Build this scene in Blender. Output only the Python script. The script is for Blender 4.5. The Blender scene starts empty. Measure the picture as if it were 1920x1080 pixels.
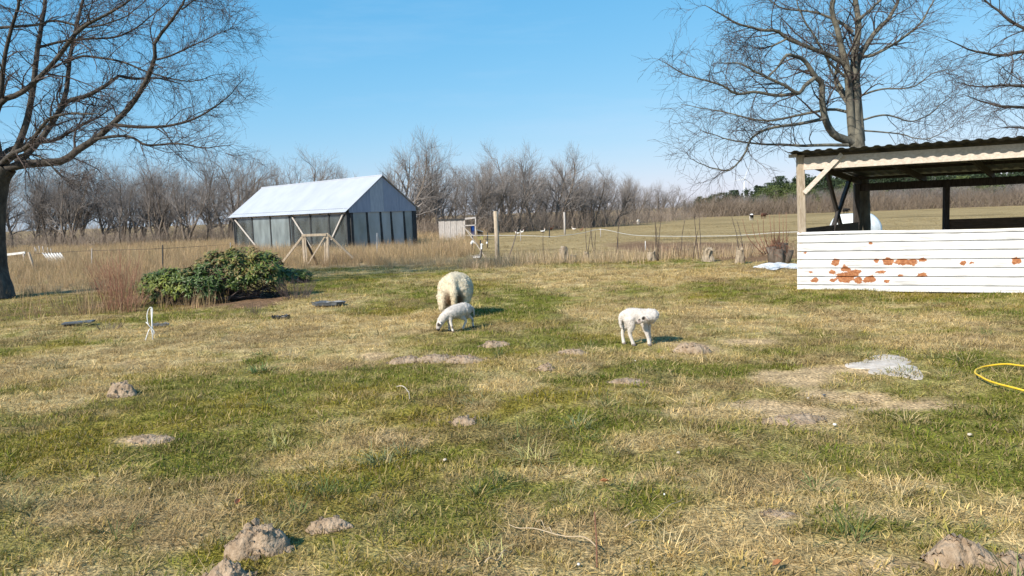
import bpy, math, random
import numpy as np
from mathutils import Vector, Matrix, Euler

random.seed(7)
RNG = np.random.default_rng(11)
SC = bpy.context.scene
COL = SC.collection
PI = math.pi

# ------------------------------------------------------------------ camera
EYE = 1.65
FPX = 1450.0                                   # focal length in photo pixels (1920 wide)
PITCH = math.atan(140 / FPX)
ROLL = math.atan(0.0363)
f_ = Vector((0, math.cos(PITCH), -math.sin(PITCH)))
r0 = Vector((1, 0, 0)); u0 = Vector((0, math.sin(PITCH), math.cos(PITCH)))
c_, s_ = math.cos(ROLL), math.sin(ROLL)
right = r0 * c_ - u0 * s_
up = r0 * s_ + u0 * c_
cam = bpy.data.cameras.new('camera')
cam.sensor_width = 36
cam.lens = FPX / 1920 * 36
cam.clip_start = 0.05
cam.clip_end = 9000
cam_o = bpy.data.objects.new('camera', cam)
COL.objects.link(cam_o)
M = Matrix.Identity(4)
for i in range(3):
    M[i][0] = right[i]; M[i][1] = up[i]; M[i][2] = -f_[i]
M[2][3] = EYE
cam_o.matrix_world = M
SC.camera = cam_o

# ------------------------------------------------------------------ light
SUN_EL = math.radians(37)
SUN_H = Vector((-0.71, -0.70, 0)).normalized()
world = bpy.data.worlds.new('World'); SC.world = world
world.use_nodes = True
nt = world.node_tree
sky = nt.nodes.new('ShaderNodeTexSky')
sky.sky_type = 'NISHITA'; sky.sun_disc = False
sky.sun_elevation = SUN_EL
sky.sun_rotation = math.atan2(SUN_H.x, SUN_H.y)
sky.altitude = 0; sky.air_density = 1.0; sky.dust_density = 0.3; sky.ozone_density = 1.4
bg = nt.nodes['Background']; bg.inputs['Strength'].default_value = 0.080
# thin high cirrus, everywhere on the dome alike
tc = nt.nodes.new('ShaderNodeTexCoord')
mp = nt.nodes.new('ShaderNodeMapping'); mp.inputs['Scale'].default_value = (1.2, 2.0, 9.0)
nz = nt.nodes.new('ShaderNodeTexNoise'); nz.inputs['Scale'].default_value = 2.2; nz.inputs['Detail'].default_value = 7
nz.inputs['Roughness'].default_value = 0.62
rp = nt.nodes.new('ShaderNodeValToRGB')
rp.color_ramp.elements[0].position = 0.56; rp.color_ramp.elements[0].color = (0, 0, 0, 1)
rp.color_ramp.elements[1].position = 0.85; rp.color_ramp.elements[1].color = (0.16, 0.16, 0.16, 1)
mx = nt.nodes.new('ShaderNodeMix'); mx.data_type = 'RGBA'
mx.inputs['B'].default_value = (8.0, 8.3, 8.8, 1)
nt.links.new(tc.outputs['Generated'], mp.inputs['Vector'])
nt.links.new(mp.outputs['Vector'], nz.inputs['Vector'])
nt.links.new(nz.outputs['Fac'], rp.inputs['Fac'])
nt.links.new(rp.outputs['Color'], mx.inputs['Factor'])
nt.links.new(sky.outputs['Color'], mx.inputs['A'])
# one grading curve per channel for the whole dome: a camera's clear spring sky
sep = nt.nodes.new('ShaderNodeSeparateColor'); cmb = nt.nodes.new('ShaderNodeCombineColor')
nt.links.new(mx.outputs['Result'], sep.inputs['Color'])
for ch, k_, p_ in (('Red', .54, 1.10), ('Green', 2.02, .51), ('Blue', 3.93, .30)):
    pw = nt.nodes.new('ShaderNodeMath'); pw.operation = 'POWER'; pw.inputs[1].default_value = p_
    ml = nt.nodes.new('ShaderNodeMath'); ml.operation = 'MULTIPLY'; ml.inputs[1].default_value = k_
    nt.links.new(sep.outputs[ch], pw.inputs[0]); nt.links.new(pw.outputs[0], ml.inputs[0]); nt.links.new(ml.outputs[0], cmb.inputs[ch])
nt.links.new(cmb.outputs['Color'], bg.inputs['Color'])

sun = bpy.data.lights.new('sun', 'SUN'); sun.energy = 4.3; sun.angle = math.radians(0.55)
sun.color = (1.0, 0.915, 0.79)
sun_o = bpy.data.objects.new('sun', sun); COL.objects.link(sun_o)
SUN_DIR = Vector((SUN_H.x * math.cos(SUN_EL), SUN_H.y * math.cos(SUN_EL), math.sin(SUN_EL)))
sun_o.rotation_euler = (-SUN_DIR).to_track_quat('-Z', 'Y').to_euler()
sun_o.location = (-20, -20, 40)

SC.view_settings.view_transform = 'Standard'
SC.view_settings.look = 'None'
SC.view_settings.exposure = 0.77
SC.view_settings.gamma = 1.0
SC.view_settings.use_curve_mapping = False
SC.cycles.max_bounces = 6
SC.cycles.diffuse_bounces = 3
SC.cycles.transparent_max_bounces = 24

# ------------------------------------------------------------------ pixel helpers (measuring the photo)
def ray(px, py):
    return (f_ + right * ((px - 960) / FPX) - up * ((py - 540) / FPX))

def G(px, py, z=0.0):
    d = ray(px, py); t = (z - EYE) / d.z
    return Vector((d.x * t, d.y * t, z))

def Q(px, py, D):
    d = ray(px, py); t = D / d.y
    return Vector((d.x * t, D, EYE + d.z * t))

# ------------------------------------------------------------------ noise + terrain
def _hash(ix, iy, seed):
    h = (ix.astype(np.int64) * 374761393 + iy.astype(np.int64) * 668265263 + seed * 974711) & 0xffffffff
    h = ((h ^ (h >> 13)) * 1274126177) & 0xffffffff
    h = (h ^ (h >> 16)) & 0xffffff
    return h / float(0xffffff)

def vnoise(x, y, seed=0):
    x = np.asarray(x, float); y = np.asarray(y, float)
    ix = np.floor(x); iy = np.floor(y)
    fx = x - ix; fy = y - iy
    fx = fx * fx * (3 - 2 * fx); fy = fy * fy * (3 - 2 * fy)
    a = _hash(ix, iy, seed); b = _hash(ix + 1, iy, seed)
    c = _hash(ix, iy + 1, seed); d = _hash(ix + 1, iy + 1, seed)
    return (a * (1 - fx) + b * fx) * (1 - fy) + (c * (1 - fx) + d * fx) * fy

def fbm(x, y, seed=0, octv=4, gain=0.5):
    s = 0; a = 1; t = 0
    for o in range(octv):
        s = s + a * vnoise(np.asarray(x) * 2 ** o + 13.7 * o, np.asarray(y) * 2 ** o - 7.1 * o, seed + o)
        t += a; a *= gain
    return s / t

def sstep(a, b, x):
    t = np.clip((x - a) / (b - a), 0, 1)
    return t * t * (3 - 2 * t)

def tz(x, y):
    x = np.asarray(x, float); y = np.asarray(y, float)
    d = np.sqrt(x * x + y * y)
    near = 1 - sstep(18, 32, d)
    z = near * (0.13 * (fbm(x * .42, y * .42, 3, 3) - .5) + 0.07 * (fbm(x * 2.1, y * 2.1, 5, 3) - .5))
    z = z + (1 - near) * 0.35 * (fbm(x * .06, y * .06, 9, 3) - .5) * (1 - sstep(60, 110, d))
    return z

def TZ(x, y):
    return float(tz(np.array([x]), np.array([y]))[0])

def GT(px, py):
    p = G(px, py); p.z = TZ(p.x, p.y); return p

# patches of ground cover, measured on the photo, kept as ellipses on the ground
def pat(lst):
    out = []
    for (px, py, rx, ry) in lst:
        c = G(px, py); e = G(px + rx, py); n = G(px, py - ry); f = G(px, py + ry)
        out.append((c.x, (n.y + f.y) / 2, abs(e.x - c.x), abs(n.y - f.y) / 2))
    return out
P_STRAW = pat([(1180, 522, 330, 20), (980, 512, 120, 12), (640, 615, 170, 25), (600, 655, 120, 22), (450, 640, 110, 15), (300, 620, 150, 14),
               (110, 690, 190, 38), (70, 755, 120, 26), (950, 730, 70, 16), (900, 772, 70, 18), (1000, 775, 60, 16), (1100, 592, 70, 16),
               (1380, 588, 140, 14), (1650, 604, 280, 22), (1800, 645, 150, 28), (1250, 825, 120, 18), (1340, 775, 90, 14), (1130, 1030, 240, 60),
               (1360, 975, 130, 36), (960, 950, 55, 26), (230, 955, 180, 22), (130, 1055, 130, 26), (330, 1000, 100, 22), (570, 860, 110, 22),
               (1480, 940, 80, 16), (1740, 965, 190, 16), (1020, 880, 130, 16), (1640, 905, 150, 12), (1210, 890, 120, 14), (620, 690, 90, 10),
               (780, 600, 60, 20), (700, 830, 80, 12), (1480, 1040, 90, 20), (1890, 1000, 60, 16), (850, 1060, 110, 14)])
P_GREEN = pat([(560, 735, 300, 34), (360, 790, 200, 24), (200, 845, 260, 40), (985, 575, 75, 42), (1000, 648, 170, 20), (1250, 690, 170, 22),
               (800, 965, 140, 66), (500, 1030, 180, 40), (1750, 785, 190, 40), (1680, 850, 220, 30), (1860, 880, 100, 30), (1150, 715, 130, 14),
               (1640, 560, 330, 9), (1870, 592, 70, 10), (890, 540, 100, 12), (600, 530, 130, 12), (1080, 790, 130, 20), (720, 700, 120, 14),
               (1560, 985, 150, 18), (1400, 690, 120, 14), (330, 870, 150, 20), (490, 672, 32, 14), (640, 955, 60, 40), (1880, 700, 80, 30)])
P_DIRT = pat([(1515, 770, 95, 28), (1430, 755, 75, 12), (1495, 712, 85, 22), (1545, 738, 80, 18), (1690, 757, 130, 12), (1620, 742, 80, 12), (1560, 690, 70, 9), (1400, 640, 60, 7),
              (270, 826, 52, 10), (1462, 966, 40, 10), (1180, 716, 50, 8), (1300, 652, 48, 12), (700, 668, 30, 6), (60, 1050, 40, 9),
              (1640, 690, 70, 12), (1660, 1060, 80, 10)])
P_SOIL_SHADE = pat([(1330, 468, 230, 16), (1480, 474, 90, 20), (1240, 466, 110, 14), (1400, 482, 120, 8), (440, 566, 100, 12), (470, 572, 50, 7), (235, 565, 40, 14)])  # soil; ellipses under the dense bush put its shadow into the ground colour

def ell(P, x, y, wob):
    v = np.zeros_like(x)
    for (cx, cy, rx, ry) in P:
        d = np.sqrt(((x - cx) / rx) ** 2 + ((y - cy) / ry) ** 2) + wob
        v = np.maximum(v, 1 - sstep(.55, 1.25, d))
    return v

GREEN = np.array([.160, .172, .026]); GREEN2 = np.array([.100, .142, .020]); MOSS = np.array([.245, .190, .024])
STRAW = np.array([.74, .565, .30]); STRAW2 = np.array([.54, .39, .165]); DIRT = np.array([.47, .33, .185])
SOIL = np.array([.19, .115, .070]); FIELD = np.array([.325, .240, .118]); THATCH_SHADE = np.array([.20, .145, .052])

def tallf(x, y):
    """how much tall dry grass stands here"""
    e = (fbm(x * .25, y * .25, 41, 3) - .5) * 4
    a = sstep(24.5, 27.5, y + e * .6) * (1 - sstep(-2.2, -1.2, x + e * .25)) * (1 - sstep(60, 66, y))
    b = sstep(18.5, 21.5, y + e * .6) * (1 - sstep(-10.5, -8.6, x + e * .4)) * (1 - sstep(60, 66, y))
    return np.maximum(a, b)

def cover(x, y):
    x = np.asarray(x, float); y = np.asarray(y, float)
    wob = (fbm(x * 1.6, y * 1.6, 21, 4) - .5) * 1.5
    st = ell(P_STRAW, x, y, wob); gr = ell(P_GREEN, x, y, wob); di = ell(P_DIRT, x, y, wob * .8); so = ell(P_SOIL_SHADE, x, y, wob * .5)
    base = .34 + (fbm(x * .5, y * .5, 31, 4) - .5) * 1.7
    s = np.clip(base + .75 * st - .75 * gr, 0, 1)
    patch = sstep(.54, .72, fbm(x * 2.6, y * 2.6, 51, 3))
    s = np.clip(s + patch * .35 - sstep(.58, .75, fbm(x * 1.9, y * 1.9, 57, 3)) * .4, 0, 1)
    bare = sstep(.70, .78, fbm(x * 1.7, y * 1.7, 61, 4)) * .55 * (1 - gr)
    di = np.maximum(di, bare * (y < 24))
    moss = sstep(.52, .72, fbm(x * .9, y * .9, 71, 3))
    fld = sstep(26.0, 27.5, y + (fbm(x * .6, y * .6, 81, 3) - .5) * 3) * (1 - tallf(x, y))
    return s, di, so, moss, fld, gr

BROWN = np.array([.24, .165, .085])
def brown(x, y):
    return sstep(.50, .66, fbm(x * 1.5, y * 2.1, 201, 4, .6)) * (1 - .6 * ell(P_GREEN, x, y, 0))

def ground_col(x, y):
    s, di, so, moss, fld, gr = cover(x, y)
    def lp(a, b, t): return a + (b - a) * t[:, None]
    g = lp(np.tile(GREEN, (len(x), 1)), MOSS, moss * .6)
    c = lp(g, STRAW * .84, s * .86)
    c = lp(c, THATCH_SHADE, .20 + .16 * (1 - sstep(8, 14, y)))  # brown thatch, darkened as painted shade between the blades
    c = lp(c, BROWN, brown(x, y) * .55)
    t = tallf(x, y)
    c = lp(c, np.array([.33, .245, .14]), t)
    stre = fbm(x * .25, y * .9, 91, 4)
    fc = FIELD + (stre[:, None] - .5) * np.array([.20, .15, .08])
    fc = fc * (1 - .35 * sstep(.6, .75, fbm(x * .12, y * .35, 95, 3)))[:, None]
    c = c + (fc - c) * fld[:, None]
    c = lp(c, DIRT, di * .92)
    c = lp(c, SOIL, so * .95)
    return np.clip(c, .01, .9)

# ------------------------------------------------------------------ materials
def new_mat(name):
    m = bpy.data.materials.new(name); m.use_nodes = True
    n = m.node_tree; b = n.nodes['Principled BSDF']
    return m, n, b

def pm(name, c1, c2, scale=8.0, rough=.8, bump=.2, detail=6, stretch=(1, 1, 1), spec=.25, contrast=(.35, .65), metal=0.0, bscale=None):
    """two-tone procedural material"""
    m, n, b = new_mat(name)
    tc = n.nodes.new('ShaderNodeTexCoord'); mp = n.nodes.new('ShaderNodeMapping'); mp.inputs['Scale'].default_value = stretch
    nz = n.nodes.new('ShaderNodeTexNoise'); nz.inputs['Scale'].default_value = scale; nz.inputs['Detail'].default_value = detail
    nz.inputs['Roughness'].default_value = .65
    rp = n.nodes.new('ShaderNodeValToRGB')
    rp.color_ramp.elements[0].position = contrast[0]; rp.color_ramp.elements[1].position = contrast[1]
    rp.color_ramp.elements[0].color = (*c1, 1); rp.color_ramp.elements[1].color = (*c2, 1)
    L = n.links.new
    L(tc.outputs['Object'], mp.inputs['Vector']); L(mp.outputs['Vector'], nz.inputs['Vector'])
    L(nz.outputs['Fac'], rp.inputs['Fac']); L(rp.outputs['Color'], b.inputs['Base Color'])
    b.inputs['Roughness'].default_value = rough; b.inputs['Specular IOR Level'].default_value = spec; b.inputs['Metallic'].default_value = metal
    if bump:
        nb = n.nodes.new('ShaderNodeTexNoise'); nb.inputs['Scale'].default_value = bscale or scale * 3; nb.inputs['Detail'].default_value = 5
        bp = n.nodes.new('ShaderNodeBump'); bp.inputs['Strength'].default_value = bump; bp.inputs['Distance'].default_value = .02
        L(mp.outputs['Vector'], nb.inputs['Vector']); L(nb.outputs['Fac'], bp.inputs['Height']); L(bp.outputs['Normal'], b.inputs['Normal'])
    return m

def attr_mat(name, attr='col', rough=.85, spec=.2, noise=(9, .35), fine=(45, .35), bump=.5, trans=0.0):
    m, n, b = new_mat(name); L = n.links.new
    at = n.nodes.new('ShaderNodeAttribute'); at.attribute_name = attr
    geo = n.nodes.new('ShaderNodeNewGeometry')
    out = at.outputs['Color']; h = None
    for (sc, am) in (noise, fine):
        nz = n.nodes.new('ShaderNodeTexNoise'); nz.inputs['Scale'].default_value = sc; nz.inputs['Detail'].default_value = 5
        mr = n.nodes.new('ShaderNodeMapRange'); mr.inputs['From Min'].default_value = .3; mr.inputs['From Max'].default_value = .7
        mr.inputs['To Min'].default_value = 1 - am; mr.inputs['To Max'].default_value = 1 + am
        mu = n.nodes.new('ShaderNodeVectorMath'); mu.operation = 'SCALE'
        tco = n.nodes.new('ShaderNodeTexCoord')
        L(tco.outputs['Object'], nz.inputs['Vector']); L(nz.outputs['Fac'], mr.inputs['Value'])
        L(out, mu.inputs[0]); L(mr.outputs['Result'], mu.inputs['Scale']); out = mu.outputs['Vector']; h = nz
    L(out, b.inputs['Base Color'])
    b.inputs['Roughness'].default_value = rough; b.inputs['Specular IOR Level'].default_value = spec
    if bump:
        bp = n.nodes.new('ShaderNodeBump'); bp.inputs['Strength'].default_value = bump; bp.inputs['Distance'].default_value = .03
        L(h.outputs['Fac'], bp.inputs['Height']); L(bp.outputs['Normal'], b.inputs['Normal'])
    return m

def blade_mat(name):
    m, n, b = new_mat(name); L = n.links.new
    ai = n.nodes.new('ShaderNodeAttribute'); ai.attribute_type = 'INSTANCER'; ai.attribute_name = 'col'
    av = n.nodes.new('ShaderNodeAttribute'); av.attribute_name = 'bv'
    sp = n.nodes.new('ShaderNodeSeparateColor'); L(av.outputs['Color'], sp.inputs['Color'])
    # some blades of a tuft are dry
    mx = n.nodes.new('ShaderNodeMix'); mx.data_type = 'RGBA'; mx.inputs['B'].default_value = (.36, .27, .13, 1)
    L(sp.outputs['Green'], mx.inputs['Factor']); L(ai.outputs['Color'], mx.inputs['A'])
    mr = n.nodes.new('ShaderNodeMapRange'); mr.inputs['To Min'].default_value = .6; mr.inputs['To Max'].default_value = 1.35
    L(sp.outputs['Red'], mr.inputs['Value'])
    mu = n.nodes.new('ShaderNodeVectorMath'); mu.operation = 'SCALE'
    L(mx.outputs['Result'], mu.inputs[0]); L(mr.outputs['Result'], mu.inputs['Scale'])
    L(mu.outputs['Vector'], b.inputs['Base Color'])
    b.inputs['Roughness'].default_value = .8; b.inputs['Specular IOR Level'].default_value = .06
    tr = n.nodes.new('ShaderNodeBsdfTranslucent'); L(mu.outputs['Vector'], tr.inputs['Color'])
    ms = n.nodes.new('ShaderNodeMixShader'); ms.inputs['Fac'].default_value = .3
    L(b.outputs['BSDF'], ms.inputs[1]); L(tr.outputs['BSDF'], ms.inputs[2])
    L(ms.outputs['Shader'], n.nodes['Material Output'].inputs['Surface'])
    return m

MT = {}
MT['ground'] = attr_mat('ground', spec=.04, rough=.95, noise=(7, .34), fine=(42, .62), bump=1.0)
MT['blade'] = blade_mat('grass_blade')
MT['dirt'] = pm('molehill_earth', (.22, .155, .10), (.40, .305, .215), 14, .95, 1.0, 8, spec=.1, bscale=45)
MT['soil_m'] = pm('brown_soil', (.11, .068, .045), (.22, .145, .10), 6, .95, .9, 8, spec=.1, bscale=20)
MT['sand'] = pm('pale_sand', (.40, .345, .285), (.58, .52, .46), 9, .95, .6, 8, spec=.1, bscale=60)
MT['oldwood'] = pm('weathered_wood', (.30, .235, .165), (.50, .42, .33), 5, .85, .35, 8, stretch=(6, 6, 1.2))
MT['palewood'] = pm('pale_wood', (.43, .37, .31), (.60, .535, .465), 5, .8, .3, 8, stretch=(3, 6, 6))
MT['greywood'] = pm('grey_board', (.34, .31, .285), (.56, .52, .49), 5, .9, .4, 8, stretch=(7, 7, .8))
MT['darkwood'] = pm('dark_shaded_wood', (.030, .026, .024), (.070, .060, .055), 6, .8, .3, 8, stretch=(6, 6, 1))  # for the shed's inner timbers the roof shade is put into this near-black
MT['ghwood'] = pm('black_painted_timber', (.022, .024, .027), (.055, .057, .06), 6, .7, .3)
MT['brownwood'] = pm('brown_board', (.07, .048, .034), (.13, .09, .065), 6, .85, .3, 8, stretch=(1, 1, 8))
MT['roofdark'] = pm('black_roof_sheet', (.020, .021, .025), (.05, .052, .058), 5, .45, .15, spec=.5)
MT['ghroof'] = pm('pale_metal_roof', (.345, .37, .415), (.41, .435, .48), .9, .5, .05, 8, stretch=(1, 1, .4), spec=.4)
MT['gable'] = pm('shade_blue_cladding', (.24, .265, .335), (.32, .345, .42), 3, .7, .15, 8, stretch=(6, 6, .6))  # blue-grey of the gable's shaded side is put into the cladding colour
MT['gable2'] = pm('weathered_shade_blue_cladding', (.31, .33, .38), (.44, .455, .49), 5, .75, .2, 8, stretch=(6, 6, .6))
MT['concrete'] = pm('concrete', (.45, .43, .40), (.62, .60, .56), 10, .9, .3)
MT['bark'] = pm('grey_bark', (.030, .026, .023), (.10, .088, .074), 7, .9, .8, 8, stretch=(1, 1, .5), bscale=20)
MT['barkmoss'] = pm('mossy_bark', (.066, .062, .050), (.185, .172, .135), 5, .9, .8, 8, stretch=(1, 1, .5), bscale=18)
MT['twig'] = pm('twig_bark', (.052, .040, .038), (.10, .076, .068), 3, .85, 0)
MT['htrunk'] = pm('hedge_bark', (.085, .068, .055), (.20, .165, .135), 2, .9, 0)
MT['htwig'] = pm('hedge_twig', (.145, .130, .122), (.24, .215, .20), .6, .9, 0)
MT['brush'] = pm('hedge_scrub', (.17, .135, .110), (.28, .225, .18), .5, .9, 0)
MT['woodscrub'] = pm('wood_scrub', (.105, .080, .062), (.21, .165, .125), .4, .9, 0)
MT['redstem'] = pm('reddish_stem', (.16, .075, .05), (.30, .155, .10), 2, .8, 0)
MT['drystem'] = pm('dry_stalk', (.36, .27, .17), (.55, .44, .30), 2, .85, 0)
MT['needle'] = pm('conifer_needles', (.018, .032, .018), (.05, .075, .036), .8, .8, 0)
MT['needle2'] = pm('gorse_green', (.045, .065, .020), (.10, .125, .04), .8, .8, 0)
MT['white'] = pm('white_plastic', (.70, .70, .69), (.82, .82, .81), 6, .45, .1, spec=.4)
MT['tarp'] = pm('white_sheet_plastic', (.66, .67, .68), (.80, .81, .82), 4, .5, .4, spec=.35)
MT['bale'] = pm('bale_wrap', (.62, .66, .68), (.78, .81, .82), 5, .4, .4, spec=.4)
MT['black'] = pm('black_plastic', (.014, .015, .017), (.04, .042, .046), 8, .45, .3, spec=.5)
MT['slate'] = pm('dark_grey_plastic', (.05, .055, .062), (.12, .13, .14), 8, .5, .4, spec=.5)
MT['hose'] = pm('yellow_hose', (.62, .40, .02), (.74, .50, .04), 6, .4, .05, spec=.4)
MT['blue'] = pm('blue_plastic', (.015, .07, .30), (.03, .11, .42), 5, .4, .05, spec=.4)
MT['lime'] = pm('lime_plastic', (.30, .50, .02), (.42, .62, .05), 5, .5, .05)
MT['galv'] = pm('galvanised', (.28, .30, .32), (.42, .44, .46), 9, .5, .1, metal=.3)
MT['sheetwhite'] = pm('white_roof_sheet', (.60, .58, .55), (.78, .77, .74), 5, .5, .1)
MT['turbine'] = pm('turbine_hazy_white', (.56, .60, .66), (.62, .66, .71), .1, .4, 0)  # white greyed towards blue: distance haze put into the colour
MT['stone'] = pm('pale_stone', (.42, .36, .28), (.60, .54, .46), 20, .9, .3)
MT['leafbrown'] = pm('fallen_leaf', (.30, .12, .05), (.46, .22, .10), 20, .8, .2)
MT['hoof'] = pm('hoof', (.012, .011, .010), (.03, .027, .025), 20, .6, .1)
MT['hoofpale'] = pm('hoof_pale', (.10, .08, .07), (.2, .17, .15), 20, .7, .1)
MT['fleece'] = attr_mat('fleece', noise=(16, .07), fine=(70, .14), bump=.9, rough=.95, spec=.05)
MT['lamb'] = attr_mat('lamb_wool', noise=(40, .05), fine=(120, .08), bump=.5, rough=.95, spec=.05)
MT['plume'] = attr_mat('plumage', noise=(30, .06), fine=(90, .1), bump=.3, rough=.9, spec=.1)

# panes: clear but dusty; milky and pale ones have sky reflection in their colour
for gname, g0, g1, gc in (('clear_glass', .10, .34, (.44, .52, .55)), ('milky_sky_glass', .40, .80, (.54, .64, .68)), ('pale_sky_glass', .55, .90, (.74, .82, .88))):
    m, n, b = new_mat(gname); L = n.links.new
    tcn = n.nodes.new('ShaderNodeTexCoord'); nz = n.nodes.new('ShaderNodeTexNoise'); nz.inputs['Scale'].default_value = 1.6; nz.inputs['Detail'].default_value = 8
    mpn = n.nodes.new('ShaderNodeMapping'); mpn.inputs['Scale'].default_value = (1, 1, .45)
    L(tcn.outputs['Object'], mpn.inputs['Vector']); L(mpn.outputs['Vector'], nz.inputs['Vector'])
    mr = n.nodes.new('ShaderNodeMapRange'); mr.inputs['From Min'].default_value = .35; mr.inputs['From Max'].default_value = .7
    mr.inputs['To Min'].default_value = g0; mr.inputs['To Max'].default_value = g1
    L(nz.outputs['Fac'], mr.inputs['Value'])
    b.inputs['Base Color'].default_value = (*gc, 1); b.inputs['Roughness'].default_value = .35
    tl = n.nodes.new('ShaderNodeBsdfTranslucent'); tl.inputs['Color'].default_value = (.62, .72, .78, 1)
    mtl = n.nodes.new('ShaderNodeMixShader'); mtl.inputs['Fac'].default_value = .55; L(b.outputs['BSDF'], mtl.inputs[1]); L(tl.outputs['BSDF'], mtl.inputs[2])
    tr = n.nodes.new('ShaderNodeBsdfTransparent'); tr.inputs['Color'].default_value = (.86, .91, .92, 1)
    ms = n.nodes.new('ShaderNodeMixShader'); L(mr.outputs['Result'], ms.inputs['Fac'])
    L(tr.outputs['BSDF'], ms.inputs[1]); L(mtl.outputs['Shader'], ms.inputs[2])
    gl = n.nodes.new('ShaderNodeBsdfGlossy'); gl.inputs['Roughness'].default_value = .06
    fr = n.nodes.new('ShaderNodeFresnel'); fr.inputs['IOR'].default_value = 1.5
    ms2 = n.nodes.new('ShaderNodeMixShader'); L(fr.outputs['Fac'], ms2.inputs['Fac'])
    L(ms.outputs['Shader'], ms2.inputs[1]); L(gl.outputs['BSDF'], ms2.inputs[2])
    L(ms2.outputs['Shader'], n.nodes['Material Output'].inputs['Surface'])
    MT[gname] = m


# rusty white steel: the rust's own shape comes from the 'rust' attribute plus noise
m, n, b = new_mat('rusty_white_steel'); L = n.links.new
at = n.nodes.new('ShaderNodeAttribute'); at.attribute_name = 'rust'
tcn = n.nodes.new('ShaderNodeTexCoord')
nz = n.nodes.new('ShaderNodeTexNoise'); nz.inputs['Scale'].default_value = 9; nz.inputs['Detail'].default_value = 9; nz.inputs['Roughness'].default_value = .7
L(tcn.outputs['Object'], nz.inputs['Vector'])
ad = n.nodes.new('ShaderNodeMath'); ad.operation = 'ADD'; L(at.outputs['Fac'], ad.inputs[0]); L(nz.outputs['Fac'], ad.inputs[1])
rp = n.nodes.new('ShaderNodeValToRGB'); e = rp.color_ramp.elements
e[0].position = .775; e[0].color = (0, 0, 0, 1); e[1].position = .80; e[1].color = (1, 1, 1, 1)
L(ad.outputs[0], rp.inputs['Fac'])
mp2 = n.nodes.new('ShaderNodeMapping'); mp2.inputs['Scale'].default_value = (1.2, 1.2, 14)
nz2 = n.nodes.new('ShaderNodeTexNoise'); nz2.inputs['Scale'].default_value = 2.5; nz2.inputs['Detail'].default_value = 8
L(tcn.outputs['Object'], mp2.inputs['Vector']); L(mp2.outputs['Vector'], nz2.inputs['Vector'])
rw = n.nodes.new('ShaderNodeValToRGB'); e = rw.color_ramp.elements
e[0].position = .30; e[0].color = (.40, .395, .39, 1); e[1].position = .52; e[1].color = (.64, .64, .64, 1)
L(nz2.outputs['Fac'], rw.inputs['Fac'])
rr = n.nodes.new('ShaderNodeValToRGB'); e = rr.color_ramp.elements
e[0].position = .35; e[0].color = (.24, .085, .034, 1); e[1].position = .7; e[1].color = (.42, .185, .08, 1)
nz3 = n.nodes.new('ShaderNodeTexNoise'); nz3.inputs['Scale'].default_value = 30; L(tcn.outputs['Object'], nz3.inputs['Vector']); L(nz3.outputs['Fac'], rr.inputs['Fac'])
mxr = n.nodes.new('ShaderNodeMix'); mxr.data_type = 'RGBA'
L(rp.outputs['Color'], mxr.inputs['Factor']); L(rw.outputs['Color'], mxr.inputs['A']); L(rr.outputs['Color'], mxr.inputs['B'])
L(mxr.outputs['Result'], b.inputs['Base Color']); b.inputs['Roughness'].default_value = .55; b.inputs['Specular IOR Level'].default_value = .3
MT['rustwall'] = m

# ------------------------------------------------------------------ mesh helpers
def mk(name, V, Fs, mat, smooth=False, cols=None, fattr=None):
    V = np.asarray(V, dtype=np.float32)
    me = bpy.data.meshes.new(name)
    Fs = [np.asarray(f, dtype=np.int32) for f in Fs if len(f)]
    nl = sum(f.size for f in Fs); nf = sum(len(f) for f in Fs)
    me.vertices.add(len(V)); me.vertices.foreach_set('co', V.ravel())
    me.loops.add(nl); me.polygons.add(nf)
    me.loops.foreach_set('vertex_index', np.concatenate([f.ravel() for f in Fs]))
    tot = np.concatenate([np.full(len(f), f.shape[1], np.int32) for f in Fs])
    st = np.concatenate([[0], np.cumsum(tot)[:-1]]).astype(np.int32)
    me.polygons.foreach_set('loop_start', st)
    me.polygons.foreach_set('use_smooth', np.full(nf, bool(smooth)))
    me.update(calc_edges=True)
    if cols is not None:
        a = me.attributes.new('col', 'FLOAT_COLOR', 'POINT')
        c4 = np.ones((len(V), 4), np.float32); c4[:, :3] = cols
        a.data.foreach_set('color', c4.ravel())
    if fattr is not None:
        a = me.attributes.new(fattr[0], 'FLOAT', 'POINT'); a.data.foreach_set('value', np.asarray(fattr[1], np.float32))
    if mat is not None:
        me.materials.append(MT[mat] if isinstance(mat, str) else mat)
    return me

def tubes(P, R, sides=6, cap=True):
    """P (N,k,3), R (N,k) -> verts, quads"""
    P = np.asarray(P, float); R = np.asarray(R, float)
    N, k, _ = P.shape
    T = np.gradient(P, axis=1); T /= np.linalg.norm(T, axis=2, keepdims=True) + 1e-9
    mean = P[:, -1] - P[:, 0]
    ref = np.zeros((N, 3)); ref[np.arange(N), np.argmin(np.abs(mean), axis=1)] = 1
    U = np.cross(T, ref[:, None, :]); U /= np.linalg.norm(U, axis=2, keepdims=True) + 1e-9
    W = np.cross(T, U)
    a = np.arange(sides) * 2 * PI / sides
    ring = P[:, :, None, :] + R[:, :, None, None] * (np.cos(a)[None, None, :, None] * U[:, :, None, :] + np.sin(a)[None, None, :, None] * W[:, :, None, :])
    V = ring.reshape(-1, 3)
    idx = np.arange(N * k * sides).reshape(N, k, sides)
    A = idx[:, :-1, :]; B = np.roll(idx, -1, axis=2)[:, :-1, :]; Cc = np.roll(idx, -1, axis=2)[:, 1:, :]; D = idx[:, 1:, :]
    F = np.stack([A, B, Cc, D], -1).reshape(-1, 4)
    return V, F

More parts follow.
